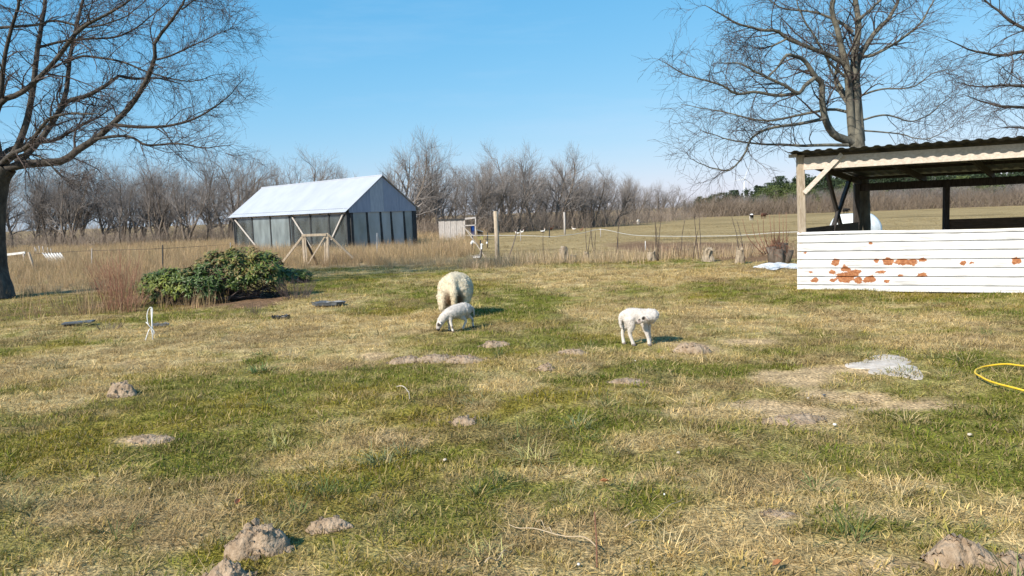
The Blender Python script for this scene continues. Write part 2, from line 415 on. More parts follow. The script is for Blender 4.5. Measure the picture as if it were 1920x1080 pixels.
class MB:
    def __init__(self):
        self.V = []; self.F3 = []; self.F4 = []; self.FN = []; self.n = 0
    def add(self, V, F):
        V = np.asarray(V, float); F = np.asarray(F, int) + self.n
        self.V.append(V); self.n += len(V)
        (self.F4 if F.shape[1] == 4 else self.F3 if F.shape[1] == 3 else self.FN).append(F)
        return self
    def tube(self, pts, r, sides=6, cap=True):
        P = np.array([list(p) for p in pts], float); R = np.broadcast_to(np.asarray(r, float), (len(P),))
        V, F = tubes(P[None], R[None], sides)
        n0 = self.n; self.add(V, F)
        if cap:
            for e in (0, len(P) - 1):
                i = np.arange(sides) + e * sides
                c = [(i[0], i[j], i[j + 1]) if e else (i[0], i[j + 1], i[j]) for j in range(1, sides - 1)]
                self.F3.append(np.array(c) + n0)
        return self
    def beam(self, p0, p1, w, h, upv=(0, 0, 1)):
        p0 = np.array(list(p0), float); p1 = np.array(list(p1), float); t = p1 - p0; t /= np.linalg.norm(t)
        u = np.array(upv, float)
        if abs(t @ u) > .95: u = np.array((0, 1., 0)) if abs(t[1]) < .9 else np.array((1., 0, 0))
        s = np.cross(t, u); s /= np.linalg.norm(s); u = np.cross(s, t)
        c = [p + a * s * w / 2 + b * u * h / 2 for p in (p0, p1) for a, b in ((-1, -1), (1, -1), (1, 1), (-1, 1))]
        return self.add(c, [(0, 1, 2, 3), (7, 6, 5, 4), (0, 4, 5, 1), (1, 5, 6, 2), (2, 6, 7, 3), (3, 7, 4, 0)])
    def hexa(self, c8):
        return self.add(c8, [(3, 2, 1, 0), (4, 5, 6, 7), (0, 1, 5, 4), (1, 2, 6, 5), (2, 3, 7, 6), (3, 0, 4, 7)])
    def build(self, name, mat, off=(0, 0, 0), smooth=False, cols=None, fattr=None):
        V = np.concatenate(self.V) - np.array(list(off))
        Fs = [np.concatenate(f) for f in (self.F4, self.F3) if f]
        Fs += self.FN
        return mk(name, V, Fs, mat, smooth, cols, fattr)

def link(name, me, parent=None, loc=None, bevel=0):
    o = bpy.data.objects.new(name, me); COL.objects.link(o)
    if parent is not None: o.parent = parent
    if loc is not None: o.location = loc
    if bevel:
        b = o.modifiers.new('edge', 'BEVEL'); b.width = bevel; b.segments = 1; b.limit_method = 'ANGLE'
    return o

def tag(o, label, cat, group=None):
    o['label'] = label; o['category'] = cat
    if group: o['group'] = group
    return o

def thing(name, loc, label, cat, group=None):
    o = bpy.data.objects.new(name, None); COL.objects.link(o); o.location = loc
    o.empty_display_size = .2
    return tag(o, label, cat, group)

def root_of(o):
    while o.parent: o = o.parent
    return o

def part(name, mb, mat, parent, smooth=False, bevel=0, label=None, **k):
    """mb is in world coordinates; the thing's empty carries the offset"""
    o = link(name, mb.build(name, mat, root_of(parent).location, smooth, **k), parent, bevel=bevel)
    if label: o['label'] = label
    return o

def solo(name, mb, mat, loc, label, cat, group=None, smooth=False, bevel=0, **k):
    return tag(link(name, mb.build(name, mat, loc, smooth, **k), None, loc, bevel), label, cat, group)

def copy_tree(o, parent=None):
    c = o.copy(); COL.objects.link(c); c.parent = parent
    for ch in list(o.children):
        copy_tree(ch, c)
    return c

# ================================================================== GROUND
def axis(lo, hi, fine_lo, fine_hi, step, growth, maxstep):
    a = list(np.arange(fine_lo, fine_hi + 1e-6, step))
    s = step; v = a[-1]
    while v < hi:
        s = min(s * growth, maxstep if v < 200 else 1e9); v += s; a.append(v)
    s = step; v = a[0]; pre = []
    while v > lo:
        s = min(s * growth, maxstep if v > -200 else 1e9); v -= s; pre.append(v)
    return np.array(pre[::-1] + a)
xs = axis(-4000, 4000, -12, 12, .085, 1.07, 3.0)
ys = axis(-300, 5000, 2.6, 17, .075, 1.035, 3.0)
gx, gy = np.meshgrid(xs, ys)
gxf, gyf = gx.ravel(), gy.ravel()
gz = tz(gxf, gyf)
nx, ny = len(xs), len(ys)
ii = np.arange(nx * ny).reshape(ny, nx)
quads = np.stack([ii[:-1, :-1], ii[:-1, 1:], ii[1:, 1:], ii[1:, :-1]], -1).reshape(-1, 4)
gme = mk('ground', np.stack([gxf, gyf, gz], 1), [quads], 'ground', True, cols=ground_col(gxf, gyf))
ground = link('ground', gme); ground['kind'] = 'structure'

# ================================================================== SHELTER (open shed)
SA = G(1495, 547); SA = Vector((SA.x, SA.y, 0))                # front corner
SDIR = Vector((0.90, -0.434, 0)).normalized()                 # along the front
SB = Vector((0.447 * 17.8, 17.8, 0))                          # back corner
SIDE = (SB - SA); SLEN = SIDE.length; SIDE.normalize()
FN = Vector((SDIR.y, -SDIR.x, 0)).normalized()                 # towards the camera
if FN.y > 0: FN = -FN
sh = thing('open_shed', SA, 'open timber shed with black corrugated roof and rust stained white metal front', 'shed')
FL = 6.4                                                       # length of the front
# metal front, profile strips
zs = [0.015, .135, .290, .445, .600, .755, .910, 1.050, 1.105]
rust_spots = [(1586, 519, 22, 12), (1630, 525, 16, 9), (1652, 511, 13, 5), (1566, 491, 10, 9), (1690, 491, 18, 8), (1665, 490, 14, 7), (1710, 492, 12, 8),
              (1728, 515, 14, 6), (1528, 525, 9, 7), (1562, 526, 8, 6), (1560, 510, 8, 6), (1688, 515, 10, 5), (1905, 489, 12, 8), (1805, 492, 8, 5), (1822, 492, 7, 5),
              (1633, 457, 5, 4), (1730, 487, 10, 4), (1510, 474, 4, 3), (1585, 505, 12, 5), (1643, 489, 6, 5), (1520, 512, 9, 4), (1604, 512, 14, 8), (1610, 525, 10, 8), (1583, 497, 5, 4), (1665, 527, 9, 5), (1780, 490, 4, 3)]
def along(px):                                                # distance along the front at a photo column
    d = ray(px, 500); k = d.x / d.y
    return (k * SA.y - SA.x) / (SDIR.x - k * SDIR.y)
def zat(px, py):
    s = along(px); y = SA.y + SDIR.y * s
    return Q(px, py, y).z
RS = []
for (px, py, rx, ry) in rust_spots:
    s = along(px); RS.append((s, zat(px, py), along(px + rx) - s, abs(zat(px, py - ry) - zat(px, py))))
for i in range(8):
    z0, z1 = zs[i], zs[i + 1]; h = z1 - z0
    prof = [(z0, -.014), (z0 + .010, .022), (z0 + .55 * h, .024), (z1 - .026, .021), (z1 - .006, -.012), (z1, -.014)]
    ns = int(FL / .03)
    ss = np.linspace(0, FL, ns)
    V = []; RU = []
    for (z, off) in prof:
        wave = .006 * np.sin(ss * 2.1 + i) * (z / 1.1)
        V.append(np.stack([SA.x + SDIR.x * ss + FN.x * (off + wave), SA.y + SDIR.y * ss + FN.y * (off + wave), z + .008 * np.sin(ss * 1.7) * (1 if i == 7 else 0) + 0 * ss], 1))
        ru = np.zeros(ns)
        for (cs, cz, rs, rz) in RS:
            ru = np.maximum(ru, .56 * (1 - sstep(.3, 1.35, np.sqrt(((ss - cs) / rs) ** 2 + ((z - cz) / rz) ** 2))))
        RU.append(ru)
    V = np.concatenate(V); RU = np.concatenate(RU)
    id_ = np.arange(len(V)).reshape(len(prof), ns)
    F = np.stack([id_[:-1, :-1], id_[:-1, 1:], id_[1:, 1:], id_[1:, :-1]], -1).reshape(-1, 4)
    mb = MB(); mb.add(V, F)
    o = part('wall_strip', mb, 'rustwall', sh, fattr=('rust', RU))
    sm = o.modifiers.new('thick', 'SOLIDIFY'); sm.thickness = .002; sm.offset = 0
def FP(s, z, out=0.0): return SA + SDIR * s + FN * out + Vector((0, 0, z))
# front posts
ptop = Q(1496, 288, SA.y + .02)
mb = MB(); mb.beam(FP(.10, 0, -.06), FP(.045, 2.52, -.06), .125, .10, (0, 1, 0)); part('post', mb, 'oldwood', sh, bevel=.006)
mb = MB(); mb.beam(FP(3.9, 0, -.06), FP(3.9, 2.52, -.06), .12, .10, (0, 1, 0)); part('post', mb, 'oldwood', sh, bevel=.006)
mb = MB(); mb.beam(FP(6.3, 0, -.06), FP(6.3, 2.52, -.06), .12, .10, (0, 1, 0)); part('post', mb, 'oldwood', sh, bevel=.006)
# front beam, lit board
ZF = 2.36
mb = MB(); mb.beam(FP(.11, ZF, -.03), FP(FL, ZF + .03, -.03), .05, .23); part('front_beam', mb, 'palewood', sh, bevel=.005)
# knee brace on the front
b0 = FP(along(1508), zat(1510, 362), .02); b1 = FP(along(1578), zat(1578, 289), .02)
mb = MB(); mb.beam(b0, b1, .04, .085, (0, 0, 1)); part('brace', mb, 'palewood', sh, bevel=.005)
# roof sheet: corrugated, falling to the back
ZR0, ZR1 = 2.56, 2.20
OV = .28; LB = 4.5
ns = int((FL + .35) / .02)
ss = np.linspace(-.14, FL + .2, ns)
V = []
for (t, z) in ((-OV / LB, ZR0 + .02), (.25, ZR0 * .75 + ZR1 * .25), (.5, (ZR0 + ZR1) / 2), (.75, ZR0 * .25 + ZR1 * .75), (1.05, ZR1 - .015)):
    w = .012 * np.tanh(2.2 * np.sin(ss * 2 * PI / .19))
    b_ = SIDE * (t * LB)
    V.append(np.stack([SA.x + SDIR.x * ss + b_.x, SA.y + SDIR.y * ss + b_.y, z + w + .012 * ss / FL], 1))
V = np.concatenate(V); id_ = np.arange(len(V)).reshape(5, ns)
F = np.stack([id_[:-1, :-1], id_[:-1, 1:], id_[1:, 1:], id_[1:, :-1]], -1).reshape(-1, 4)
mb = MB(); mb.add(V, F); o = part('roof', mb, 'roofdark', sh, True)
sm = o.modifiers.new('thick', 'SOLIDIFY'); sm.thickness = .006; sm.offset = 0
# purlins along the front direction and rafters front to back
def RP(s, t, dz=0): return SA + SDIR * s + SIDE * (t * LB) + Vector((0, 0, ZR0 + (ZR1 - ZR0) * t + dz + .012 * s / FL))
for t in (.30, .60, .97):
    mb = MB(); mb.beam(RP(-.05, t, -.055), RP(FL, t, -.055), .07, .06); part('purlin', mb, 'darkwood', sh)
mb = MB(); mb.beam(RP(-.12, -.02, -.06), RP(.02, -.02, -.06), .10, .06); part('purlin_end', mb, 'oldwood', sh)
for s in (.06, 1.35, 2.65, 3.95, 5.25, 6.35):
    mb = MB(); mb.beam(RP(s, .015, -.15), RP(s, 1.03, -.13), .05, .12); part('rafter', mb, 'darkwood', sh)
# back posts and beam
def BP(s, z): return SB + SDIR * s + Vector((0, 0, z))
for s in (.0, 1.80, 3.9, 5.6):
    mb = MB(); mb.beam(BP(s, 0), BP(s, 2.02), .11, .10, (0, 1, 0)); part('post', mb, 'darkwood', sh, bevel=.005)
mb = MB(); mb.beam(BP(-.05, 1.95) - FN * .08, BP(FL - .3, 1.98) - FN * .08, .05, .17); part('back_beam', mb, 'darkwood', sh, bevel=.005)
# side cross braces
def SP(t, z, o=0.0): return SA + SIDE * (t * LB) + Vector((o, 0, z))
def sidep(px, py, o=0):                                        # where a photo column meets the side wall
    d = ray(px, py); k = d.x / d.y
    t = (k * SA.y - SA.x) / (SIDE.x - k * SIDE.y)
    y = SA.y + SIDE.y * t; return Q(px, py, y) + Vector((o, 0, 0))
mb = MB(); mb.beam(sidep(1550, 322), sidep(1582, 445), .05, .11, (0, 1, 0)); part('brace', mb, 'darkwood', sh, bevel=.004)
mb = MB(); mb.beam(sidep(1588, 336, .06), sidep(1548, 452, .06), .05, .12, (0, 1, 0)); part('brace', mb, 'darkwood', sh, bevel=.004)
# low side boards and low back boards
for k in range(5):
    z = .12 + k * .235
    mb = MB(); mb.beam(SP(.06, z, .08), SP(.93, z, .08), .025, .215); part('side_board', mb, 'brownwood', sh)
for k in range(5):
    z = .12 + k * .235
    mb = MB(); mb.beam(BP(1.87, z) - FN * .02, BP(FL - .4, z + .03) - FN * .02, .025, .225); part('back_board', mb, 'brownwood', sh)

# ================================================================== GREENHOUSE
NC = G(657, 477); U = Vector((-.695, .719, 0)); Vv = Vector((.719, .695, 0))
NC = Vector((NC.x, NC.y, 0))
GW, GL = 3.9, 12.2
gh = thing('greenhouse', NC, 'long greenhouse with pale metal roof, blue grey gable and dark framed glass walls', 'greenhouse')
def GP(v, u, z): return NC + Vv * v + U * u + Vector((0, 0, z))
def u_at(px):
    d = ray(px, 440); k = d.x / d.y
    return (k * NC.y - NC.x) / (U.x - k * U.y)
def v_at(px):
    d = ray(px, 440); k = d.x / d.y
    return (k * NC.y - NC.x) / (Vv.x - k * Vv.y)
zx3 = lambda z: z / 3.857 + 400
EAVE, RIDGE, HEAD = 2.20, 3.68, 1.97
# plinth
mb = MB(); mb.beam(GP(-.02, 0, .07), GP(-.02, GL, .07), .16, .16); mb.beam(GP(.1, -.02, .07), GP(GW, -.02, .07), .12, .16); mb.beam(GP(GW, .1, .07), GP(GW, GL, .07), .16, .16); mb.beam(GP(.1, GL, .07), GP(GW - .1, GL, .07), .16, .16)
part('plinth', mb, 'concrete', gh)
# posts along the long wall, both sides
us = [.07] + [u_at(zx3(z)) for z in (845, 710, 582, 560, 420, 290)] + [GL - .25, GL - .04]
ucl = [.07] + [u_at(zx3(z)) for z in (845, 710, 570, 420, 290)] + [GL - .07]
for vv in (0, GW):
    for k, u in enumerate(us if vv == 0 else ucl):
        w = .085 if k else .16
        mb = MB(); mb.beam(GP(vv, u, .12), GP(vv, u, EAVE - .08), w, .10, tuple(U)); part('post', mb, 'ghwood', gh)
    mb = MB(); mb.beam(GP(vv, 0, HEAD + .10), GP(vv, GL, HEAD + .10), .09, .20); part('header_beam', mb, 'ghwood', gh)  # black band under the eave holds the eave's shadow in its colour
# gable posts + plate at each end
gv = [v_at(zx3(z)) for z in (1006, 1118, 1216, 1292, 1385, 1478)]
gv = [min(max(v, .10), GW - .10) for v in gv]
for uu in (0, GL):
    for k, v in enumerate(gv):
        w = .20 if k == len(gv) - 1 else .13 if k == 0 else .07
        dx = .07 if 0 < k < len(gv) - 1 else 0
        mb = MB(); mb.beam(GP(v + dx, uu, .12), GP(v - dx * .3, uu, HEAD), w, .09, tuple(U)); part('post', mb, 'ghwood', gh)
# glass panes: long walls
for vv in (0, GW):
    for k, (a, b2) in enumerate(zip(ucl[:-1], ucl[1:])):
        kind = ('clear_glass', 'clear_glass', 'clear_glass', 'milky_sky_glass', 'milky_sky_glass', 'clear_glass')[min(k, 5)] if vv == 0 else 'clear_glass'
        mb = MB(); mb.beam(GP(vv, a + .05, 1.05), GP(vv, b2 - .05, 1.05), .008, 1.80); part('pane', mb, kind, gh)
        mb = MB(); mb.beam(GP(vv - .02 if vv == 0 else vv + .02, a + .05, HEAD - .03), GP(vv - .02 if vv == 0 else vv + .02, b2 - .05, HEAD - .03), .03, .05); part('glazing_bar', mb, 'palewood', gh)
for uu in (0, GL):
    for k, (a, b2) in enumerate(zip(gv[:-1], gv[1:])):
        kind = ('milky_sky_glass', 'pale_sky_glass', 'pale_sky_glass', 'pale_sky_glass', 'milky_sky_glass')[k] if uu == 0 else 'clear_glass'
        mb = MB(); mb.beam(GP(a + .06, uu, 1.05), GP(b2 - .05, uu, 1.05), .008, 1.80); part('pane', mb, kind, gh)
# pale and dark diagonal braces inside
for (u1, z1, u2, z2) in ((u_at(zx3(172)), 1.85, u_at(zx3(330)), .15), (u_at(zx3(588)), 1.85, u_at(zx3(720)), .2), (u_at(zx3(955)), 1.9, u_at(zx3(860)), .7)):
    mb = MB(); mb.beam(GP(-.075, u1, z1), GP(-.075, u2, z2), .075, .035, tuple(Vv)); part('brace', mb, 'greywood', gh)
for (v1, z1, v2, z2) in ((.5, .4, 1.3, 1.8), (3.3, 1.1, 3.75, 1.85), (2.6, .2, 3.3, 1.2)):
    mb = MB(); mb.beam(GP(v1, .06, z1), GP(v2, .06, z2), .10, .04, tuple(U)); part('brace', mb, 'ghwood', gh)
for u in (u_at(zx3(770)), u_at(zx3(352)), 7.5):
    mb = MB(); mb.beam(GP(1.3, u, .0), GP(1.3, u, 2.1), .07, .07, (0, 1, 0)); part('inner_post', mb, 'oldwood', gh)
# gable cladding panels
vb = [0.0, .42, 1.22, 1.98, 2.85, GW]
def roofz(v): return EAVE - .06 + (RIDGE - EAVE) * (1 - abs(v - GW / 2) / (GW / 2))
for uu, so in ((0, -1), (GL, 1)):
    for k, (a, b2) in enumerate(zip(vb[:-1], vb[1:])):
        pts = [a + .003] + ([GW / 2] if a < GW / 2 < b2 else []) + [b2 - .003]
        poly = [(a + .003, HEAD - .02), (b2 - .003, HEAD - .02)] + [(v, roofz(v)) for v in pts[::-1]]
        th = .03 + .004 * (k % 2)
        n_ = len(poly); mb = MB()
        V = [list(GP(v, uu + so * .05, z)) for v, z in poly] + [list(GP(v, uu + so * (.05 + th), z)) for v, z in poly]
        mb.V.append(np.array(V)); mb.n = len(V)
        mb.FN.append(np.array([list(range(n_))[::-1 if so < 0 else 1]])); mb.FN.append(np.array([list(range(n_, 2 * n_))[::1 if so < 0 else -1]]))
        mb.F4.append(np.array([(i, (i + 1) % n_, n_ + (i + 1) % n_, n_ + i) if so < 0 else (i, n_ + i, n_ + (i + 1) % n_, (i + 1) % n_) for i in range(n_)]))
        part('gable_panel', mb, 'gable2' if k == 2 else 'gable', gh, label='paler weathered cladding panel' if k == 2 else None)
# roof: two slopes of shallow-ribbed sheet
for side in (-1, 1):
    nu = 260; uu = np.linspace(-.16, GL + .16, nu)
    rib = .010 * (np.abs((uu / .2) % 1 - .5) < .14)
    rows = []
    for t in np.linspace(0, 1, 4):
        v = GW / 2 + side * (GW / 2 + .26) * (1 - t); z = EAVE - .02 - (RIDGE - EAVE) / (GW / 2) * .26 * (1 - t) + (RIDGE - EAVE + .04) * t + (RIDGE - EAVE) / (GW / 2) * .26 * 0
        P0 = np.array(list(GP(v, 0, z)))
        rows.append(P0[None] + uu[:, None] * np.array(list(U))[None] + np.array([0, 0, 1.])[None] * rib[:, None])
    V = np.concatenate(rows); id_ = np.arange(len(V)).reshape(4, nu)
    F = np.stack([id_[:-1, :-1], id_[:-1, 1:], id_[1:, 1:], id_[1:, :-1]], -1).reshape(-1, 4)
    if side > 0: F = F[:, ::-1]
    mb = MB(); mb.add(V, F); o = part('roof', mb, 'ghroof', gh)
    sm = o.modifiers.new('thick', 'SOLIDIFY'); sm.thickness = .01; sm.offset = 0
mb = MB(); mb.tube([GP(GW / 2, -.16, RIDGE + .02), GP(GW / 2, GL + .16, RIDGE + .02)], .045, 8); part('ridge_cap', mb, 'ghroof', gh)
# rafter ends under the eave
for u in np.linspace(.3, GL - .3, 13):
    mb = MB(); mb.beam(GP(-.20, u, EAVE - .24), GP(.2, u, EAVE + .06), .05, .09); part('rafter', mb, 'ghwood', gh)
# heap and benches inside: dim growing benches
mb = MB(); mb.beam(GP(3.0, 1.0, .35), GP(3.0, 11.0, .35), .8, .06); part('bench', mb, 'brownwood', gh)

# ================================================================== GATE
ga = G(571, 500); D_ = ga.y
gt = thing('garden_gate', (ga.x, ga.y, 0), 'weathered wooden garden gate with diagonal bar between two slanting props', 'gate')
def W(px, py, dy=0): return Q(px, py, D_ + dy)
mb = MB(); mb.beam(W(572, 503), W(568, 441), .085, .085, (0, 1, 0)); part('gate_post', mb, 'oldwood', gt, bevel=.006)
mb = MB(); mb.beam(W(615, 503), W(614, 437), .09, .085, (0, 1, 0)); part('gate_post', mb, 'oldwood', gt, bevel=.006)
lf = MB(); lf.beam(W(566, 441.5, -.06), W(612, 440, -.06), .04, .09); lf_o = part('top_rail', lf, 'oldwood', gt, bevel=.005)
mb = MB(); mb.beam(W(577, 500.5, -.06), W(616, 501, -.06), .04, .075); part('bottom_rail', mb, 'oldwood', gt, bevel=.005)
mb = MB(); mb.beam(W(576, 499, -.03), W(572, 444, -.03), .05, .04, (0, 1, 0)); part('stile', mb, 'oldwood', gt)
mb = MB(); mb.beam(W(609.5, 499, -.03), W(609, 443, -.03), .05, .04, (0, 1, 0)); part('stile', mb, 'oldwood', gt)
mb = MB(); mb.beam(W(578, 494, -.09), W(608, 445, -.09), .045, .025, (0, 1, 0)); part('diagonal_bar', mb, 'oldwood', gt)
mb = MB(); mb.beam(W(572, 448, .05), W(597, 500, .25), .075, .05, (0, 1, 0)); part('back_prop', mb, 'brownwood', gt)
mb = MB(); mb.beam(W(566, 445, -.02), W(522, 502, -.02), .07, .06, (0, 1, 0)); part('prop', mb, 'oldwood', gt, bevel=.005)
mb = MB(); mb.beam(W(616, 440, -.02), W(662, 484, .3), .07, .06, (0, 1, 0)); part('prop', mb, 'oldwood', gt, bevel=.005)

# ================================================================== bare trees
def resample(pts, k):
    P = np.array(pts, float)
    # Catmull-Rom through the points
    Pp = np.vstack([2 * P[0] - P[1], P, 2 * P[-1] - P[-2]])
    out = []
    for i in range(1, len(Pp) - 2):
        for t in np.linspace(0, 1, 10, endpoint=False):
            a, b, c, d = Pp[i - 1], Pp[i], Pp[i + 1], Pp[i + 2]
            out.append(.5 * ((2 * b) + (-a + c) * t + (2 * a - 5 * b + 4 * c - d) * t * t + (-a + 3 * b - 3 * c + d) * t ** 3))
    out.append(P[-1]); out = np.array(out)
    L = np.concatenate([[0], np.cumsum(np.linalg.norm(np.diff(out, axis=0), axis=1))])
    q = np.linspace(0, L[-1], k)
    return np.stack([np.interp(q, L, out[:, i]) for i in range(3)], 1), L[-1]

def spawn(P, R, per, rng, length, ang=(.5, 1.0), t0=.2, upb=.25, k=5, jit=.18, grav=.0, wind=(0, 0, 0), rfac=.55, rmin=.003, tlen=.5, wild=1.0):
    """children of polylines P (N,k,3): returns P2, R2"""
    N, kk, _ = P.shape
    par = np.repeat(np.arange(N), per); n = len(par)
    t = t0 + (1 - t0) * ((np.tile(np.arange(per), N) + rng.random(n)) / per)
    fi = np.clip(t * (kk - 1), 0, kk - 1.001); i0 = fi.astype(int); w = (fi - i0)[:, None]
    pos = P[par, i0] * (1 - w) + P[par, i0 + 1] * w
    tan = P[par, i0 + 1] - P[par, i0]; tan /= np.linalg.norm(tan, axis=1, keepdims=True) + 1e-9
    rad = R[par, i0] * (1 - w[:, 0]) + R[par, i0 + 1] * w[:, 0]
    rnd = rng.normal(size=(n, 3)); rnd[:, 2] = rnd[:, 2] * wild + upb * 1.5
    side = rnd - (rnd * tan).sum(1, keepdims=True) * tan; side /= np.linalg.norm(side, axis=1, keepdims=True) + 1e-9
    a = rng.uniform(ang[0], ang[1], n)[:, None]
    d = tan * np.cos(a) + side * np.sin(a)
    ln = rng.uniform(length[0], length[1], n) * (1 - tlen * t)
    out = np.zeros((n, k + 1, 3)); out[:, 0] = pos
    st = (ln / k)[:, None]
    for j in range(k):
        d = d + rng.normal(size=(n, 3)) * jit + np.array([0, 0, upb * .35]) - np.array([0, 0, grav]) * (j / k) + np.array(wind)
        d /= np.linalg.norm(d, axis=1, keepdims=True)
        out[:, j + 1] = out[:, j] + d * st
    r0_ = np.maximum(np.minimum(rad * rfac, ln * .022), rmin)
    R2 = r0_[:, None] * np.linspace(1, .35, k + 1)[None]
    return out, np.maximum(R2, rmin * .55)

def big_tree(name, base, trunk, limbs, label, D, seed, mat='bark', tw=1.0, per1=13, lenl=(.7, 1.75), rmul=1.0, twl=(6, 5)):
    rng = np.random.default_rng(seed)
    t = thing(name, base, label, 'tree')
    off = np.array(list(base))
    P, _ = resample(trunk[0], 18)
    V, F = tubes(P[None], np.interp(np.linspace(0, 1, 18), np.linspace(0, 1, len(trunk[1])), trunk[1])[None], 14)
    # roughness of the trunk
    nrm = rng.normal(size=V.shape) * .008
    link('trunk', mk('trunk', V + nrm - off, [F], mat, True), t)
    LP, LR = [], []
    for (pts, ra, rb) in limbs:
        P, Ln = resample(pts, 26)
        P = P + np.cumsum(rng.normal(size=P.shape) * .012, axis=0) * np.linspace(0, 1, 26)[:, None]
        rr = np.linspace(1, 0, 26) ** .8 * (ra - rb) + rb
        LP.append(P); LR.append(rr * rmul)
        V, F = tubes(P[None], (rr * rmul)[None], 8)
        link('branch', mk('branch', V - off, [F], mat, True), t)
    LP = np.array(LP); LR = np.array(LR)
    P1, R1 = spawn(LP, LR, per1, rng, lenl, (.55, 1.15), .20, .06, 8, .15, .12, rfac=.42, rmin=.005, tlen=.45)
    V, F = tubes(P1, R1, 5)
    c = link('crown', mk('crown', V - off, [F], 'twig', True), t)
    P2, R2 = spawn(P1, R1, twl[0], rng, (.40, 1.0), (.5, 1.05), .15, .04, 5, .16, .20, rfac=.55, rmin=.0040, tlen=.35)
    P2b, R2b = spawn(LP, LR, per1 * 2, rng, (.35, .9), (.55, 1.2), .25, .02, 5, .16, .20, rfac=.3, rmin=.0040, tlen=.2)
    P2 = np.concatenate([P2, P2b]); R2 = np.concatenate([R2, R2b])
    P3, R3 = spawn(P2, R2, twl[1], rng, (.16, .42), (.4, .9), .2, .12, 3, .16, .12, rfac=.6, rmin=.0030 * tw, tlen=.3)
    V1, F1 = tubes(P2, R2 * tw, 3); V2, F2 = tubes(P3, R3 * tw, 3)
    s = link('twigs', mk('twigs', np.concatenate([V1, V2]) - off, [F1, F2 + len(V1)], 'twig'), c); s['kind'] = 'stuff'
    return t

def LQ(pts, D, dd=0.0, seed=0):
    """photo outline of a limb -> points in space; the limb runs dd metres nearer or farther by its end"""
    n = len(pts)
    return [list(Q(px, py, D + dd * (i / max(1, n - 1)) ** 1.2)) for i, (px, py) in enumerate(pts)]

# ---- tree by the left edge
DL = G(5, 558).y
bl = G(-12, 556)
tr_l = ([list(G(-12, 560)), list(Q(-14, 500, DL)), list(Q(-14, 400, DL)), list(Q(-6, 340, DL)), list(Q(10, 312, DL))], [.50, .335, .285, .29, .25])
tr_l[0][0][2] = -.1
limbs = [
 (LQ([(12, 318), (44, 308), (118, 302), (136, 287), (178, 261), (213, 234), (246, 201), (275, 160), (293, 115), (293, 86), (320, 50), (345, 15), (360, -25)], DL, -.8), .15, .018),
 (LQ([(178, 261), (220, 255), (252, 258), (275, 270), (335, 265), (385, 270), (440, 262)], DL - .3, -.6), .055, .008),
 (LQ([(213, 234), (265, 238), (326, 235), (379, 218), (420, 190), (455, 155)], DL - .35, .7), .06, .008),
 (LQ([(30, 305), (44, 296), (83, 252), (110, 210), (127, 190), (163, 181), (201, 160), (219, 145), (250, 152), (300, 152), (345, 165)], DL, .9), .12, .010),
 (LQ([(110, 210), (124, 172), (130, 112), (139, 62), (154, 0), (165, -60), (180, -130)], DL + .2, .8), .085, .015),
 (LQ([(15, 300), (30, 281), (50, 228), (62, 166), (71, 89), (83, 0), (92, -80), (100, -150)], DL, .6), .12, .02),
 (LQ([(0, 290), (-10, 230), (2, 178), (12, 98), (30, 30), (38, 0), (45, -80)], DL, -1.0), .10, .02),
 (LQ([(-15, 250), (0, 193), (38, 175), (80, 139), (118, 95), (148, 59), (184, 36), (237, 9), (262, -20), (290, -60)], DL - .2, -.9), .11, .012),
 (LQ([(71, 89), (133, 75), (213, 71), (258, 56), (278, 41), (308, 18), (340, -15)], DL + .4, .6), .05, .008),
 (LQ([(122, 118), (150, 106), (178, 107), (237, 118), (287, 139), (355, 154), (425, 140)], DL + .2, -.5), .045, .006),
 (LQ([(0, 52), (71, 46), (104, 38), (166, 50), (225, 38), (262, 15), (300, -20)], DL - .5, .3), .05, .008),
 (LQ([(293, 112), (320, 105), (360, 88), (400, 70), (440, 60)], DL - .7, .4), .035, .006),
 (LQ([(340, 18), (365, 2), (385, -20)], DL - .75, -.2), .03, .008),
 (LQ([(83, 0), (130, -40), (200, -80), (280, -110)], DL + .5, .5), .05, .01),
 (LQ([(-14, 330), (-80, 280), (-170, 220), (-260, 120)], DL, .5), .13, .012),
 (LQ([(-10, 300), (-60, 200), (-110, 80), (-140, -60)], DL, -.5), .13, .015),
 (LQ([(0, 310), (20, 290), (50, 275), (90, 225), (140, 215), (180, 215)], DL, -2.4), .09, .010),
 (LQ([(10, 310), (35, 292), (75, 290), (120, 320), (165, 345)], DL, -1.5), .05, .006),
 (LQ([(0, 312), (10, 285), (60, 270), (110, 262), (170, 230), (220, 200)], DL, 2.2), .09, .010),
]
big_tree('beech_tree', Vector((bl.x, bl.y, 0)), tr_l, limbs, 'big bare tree at the edge with limbs spreading over the hedge', DL, 5, 'bark', 1.0, 15, twl=(7, 6), rmul=.72)

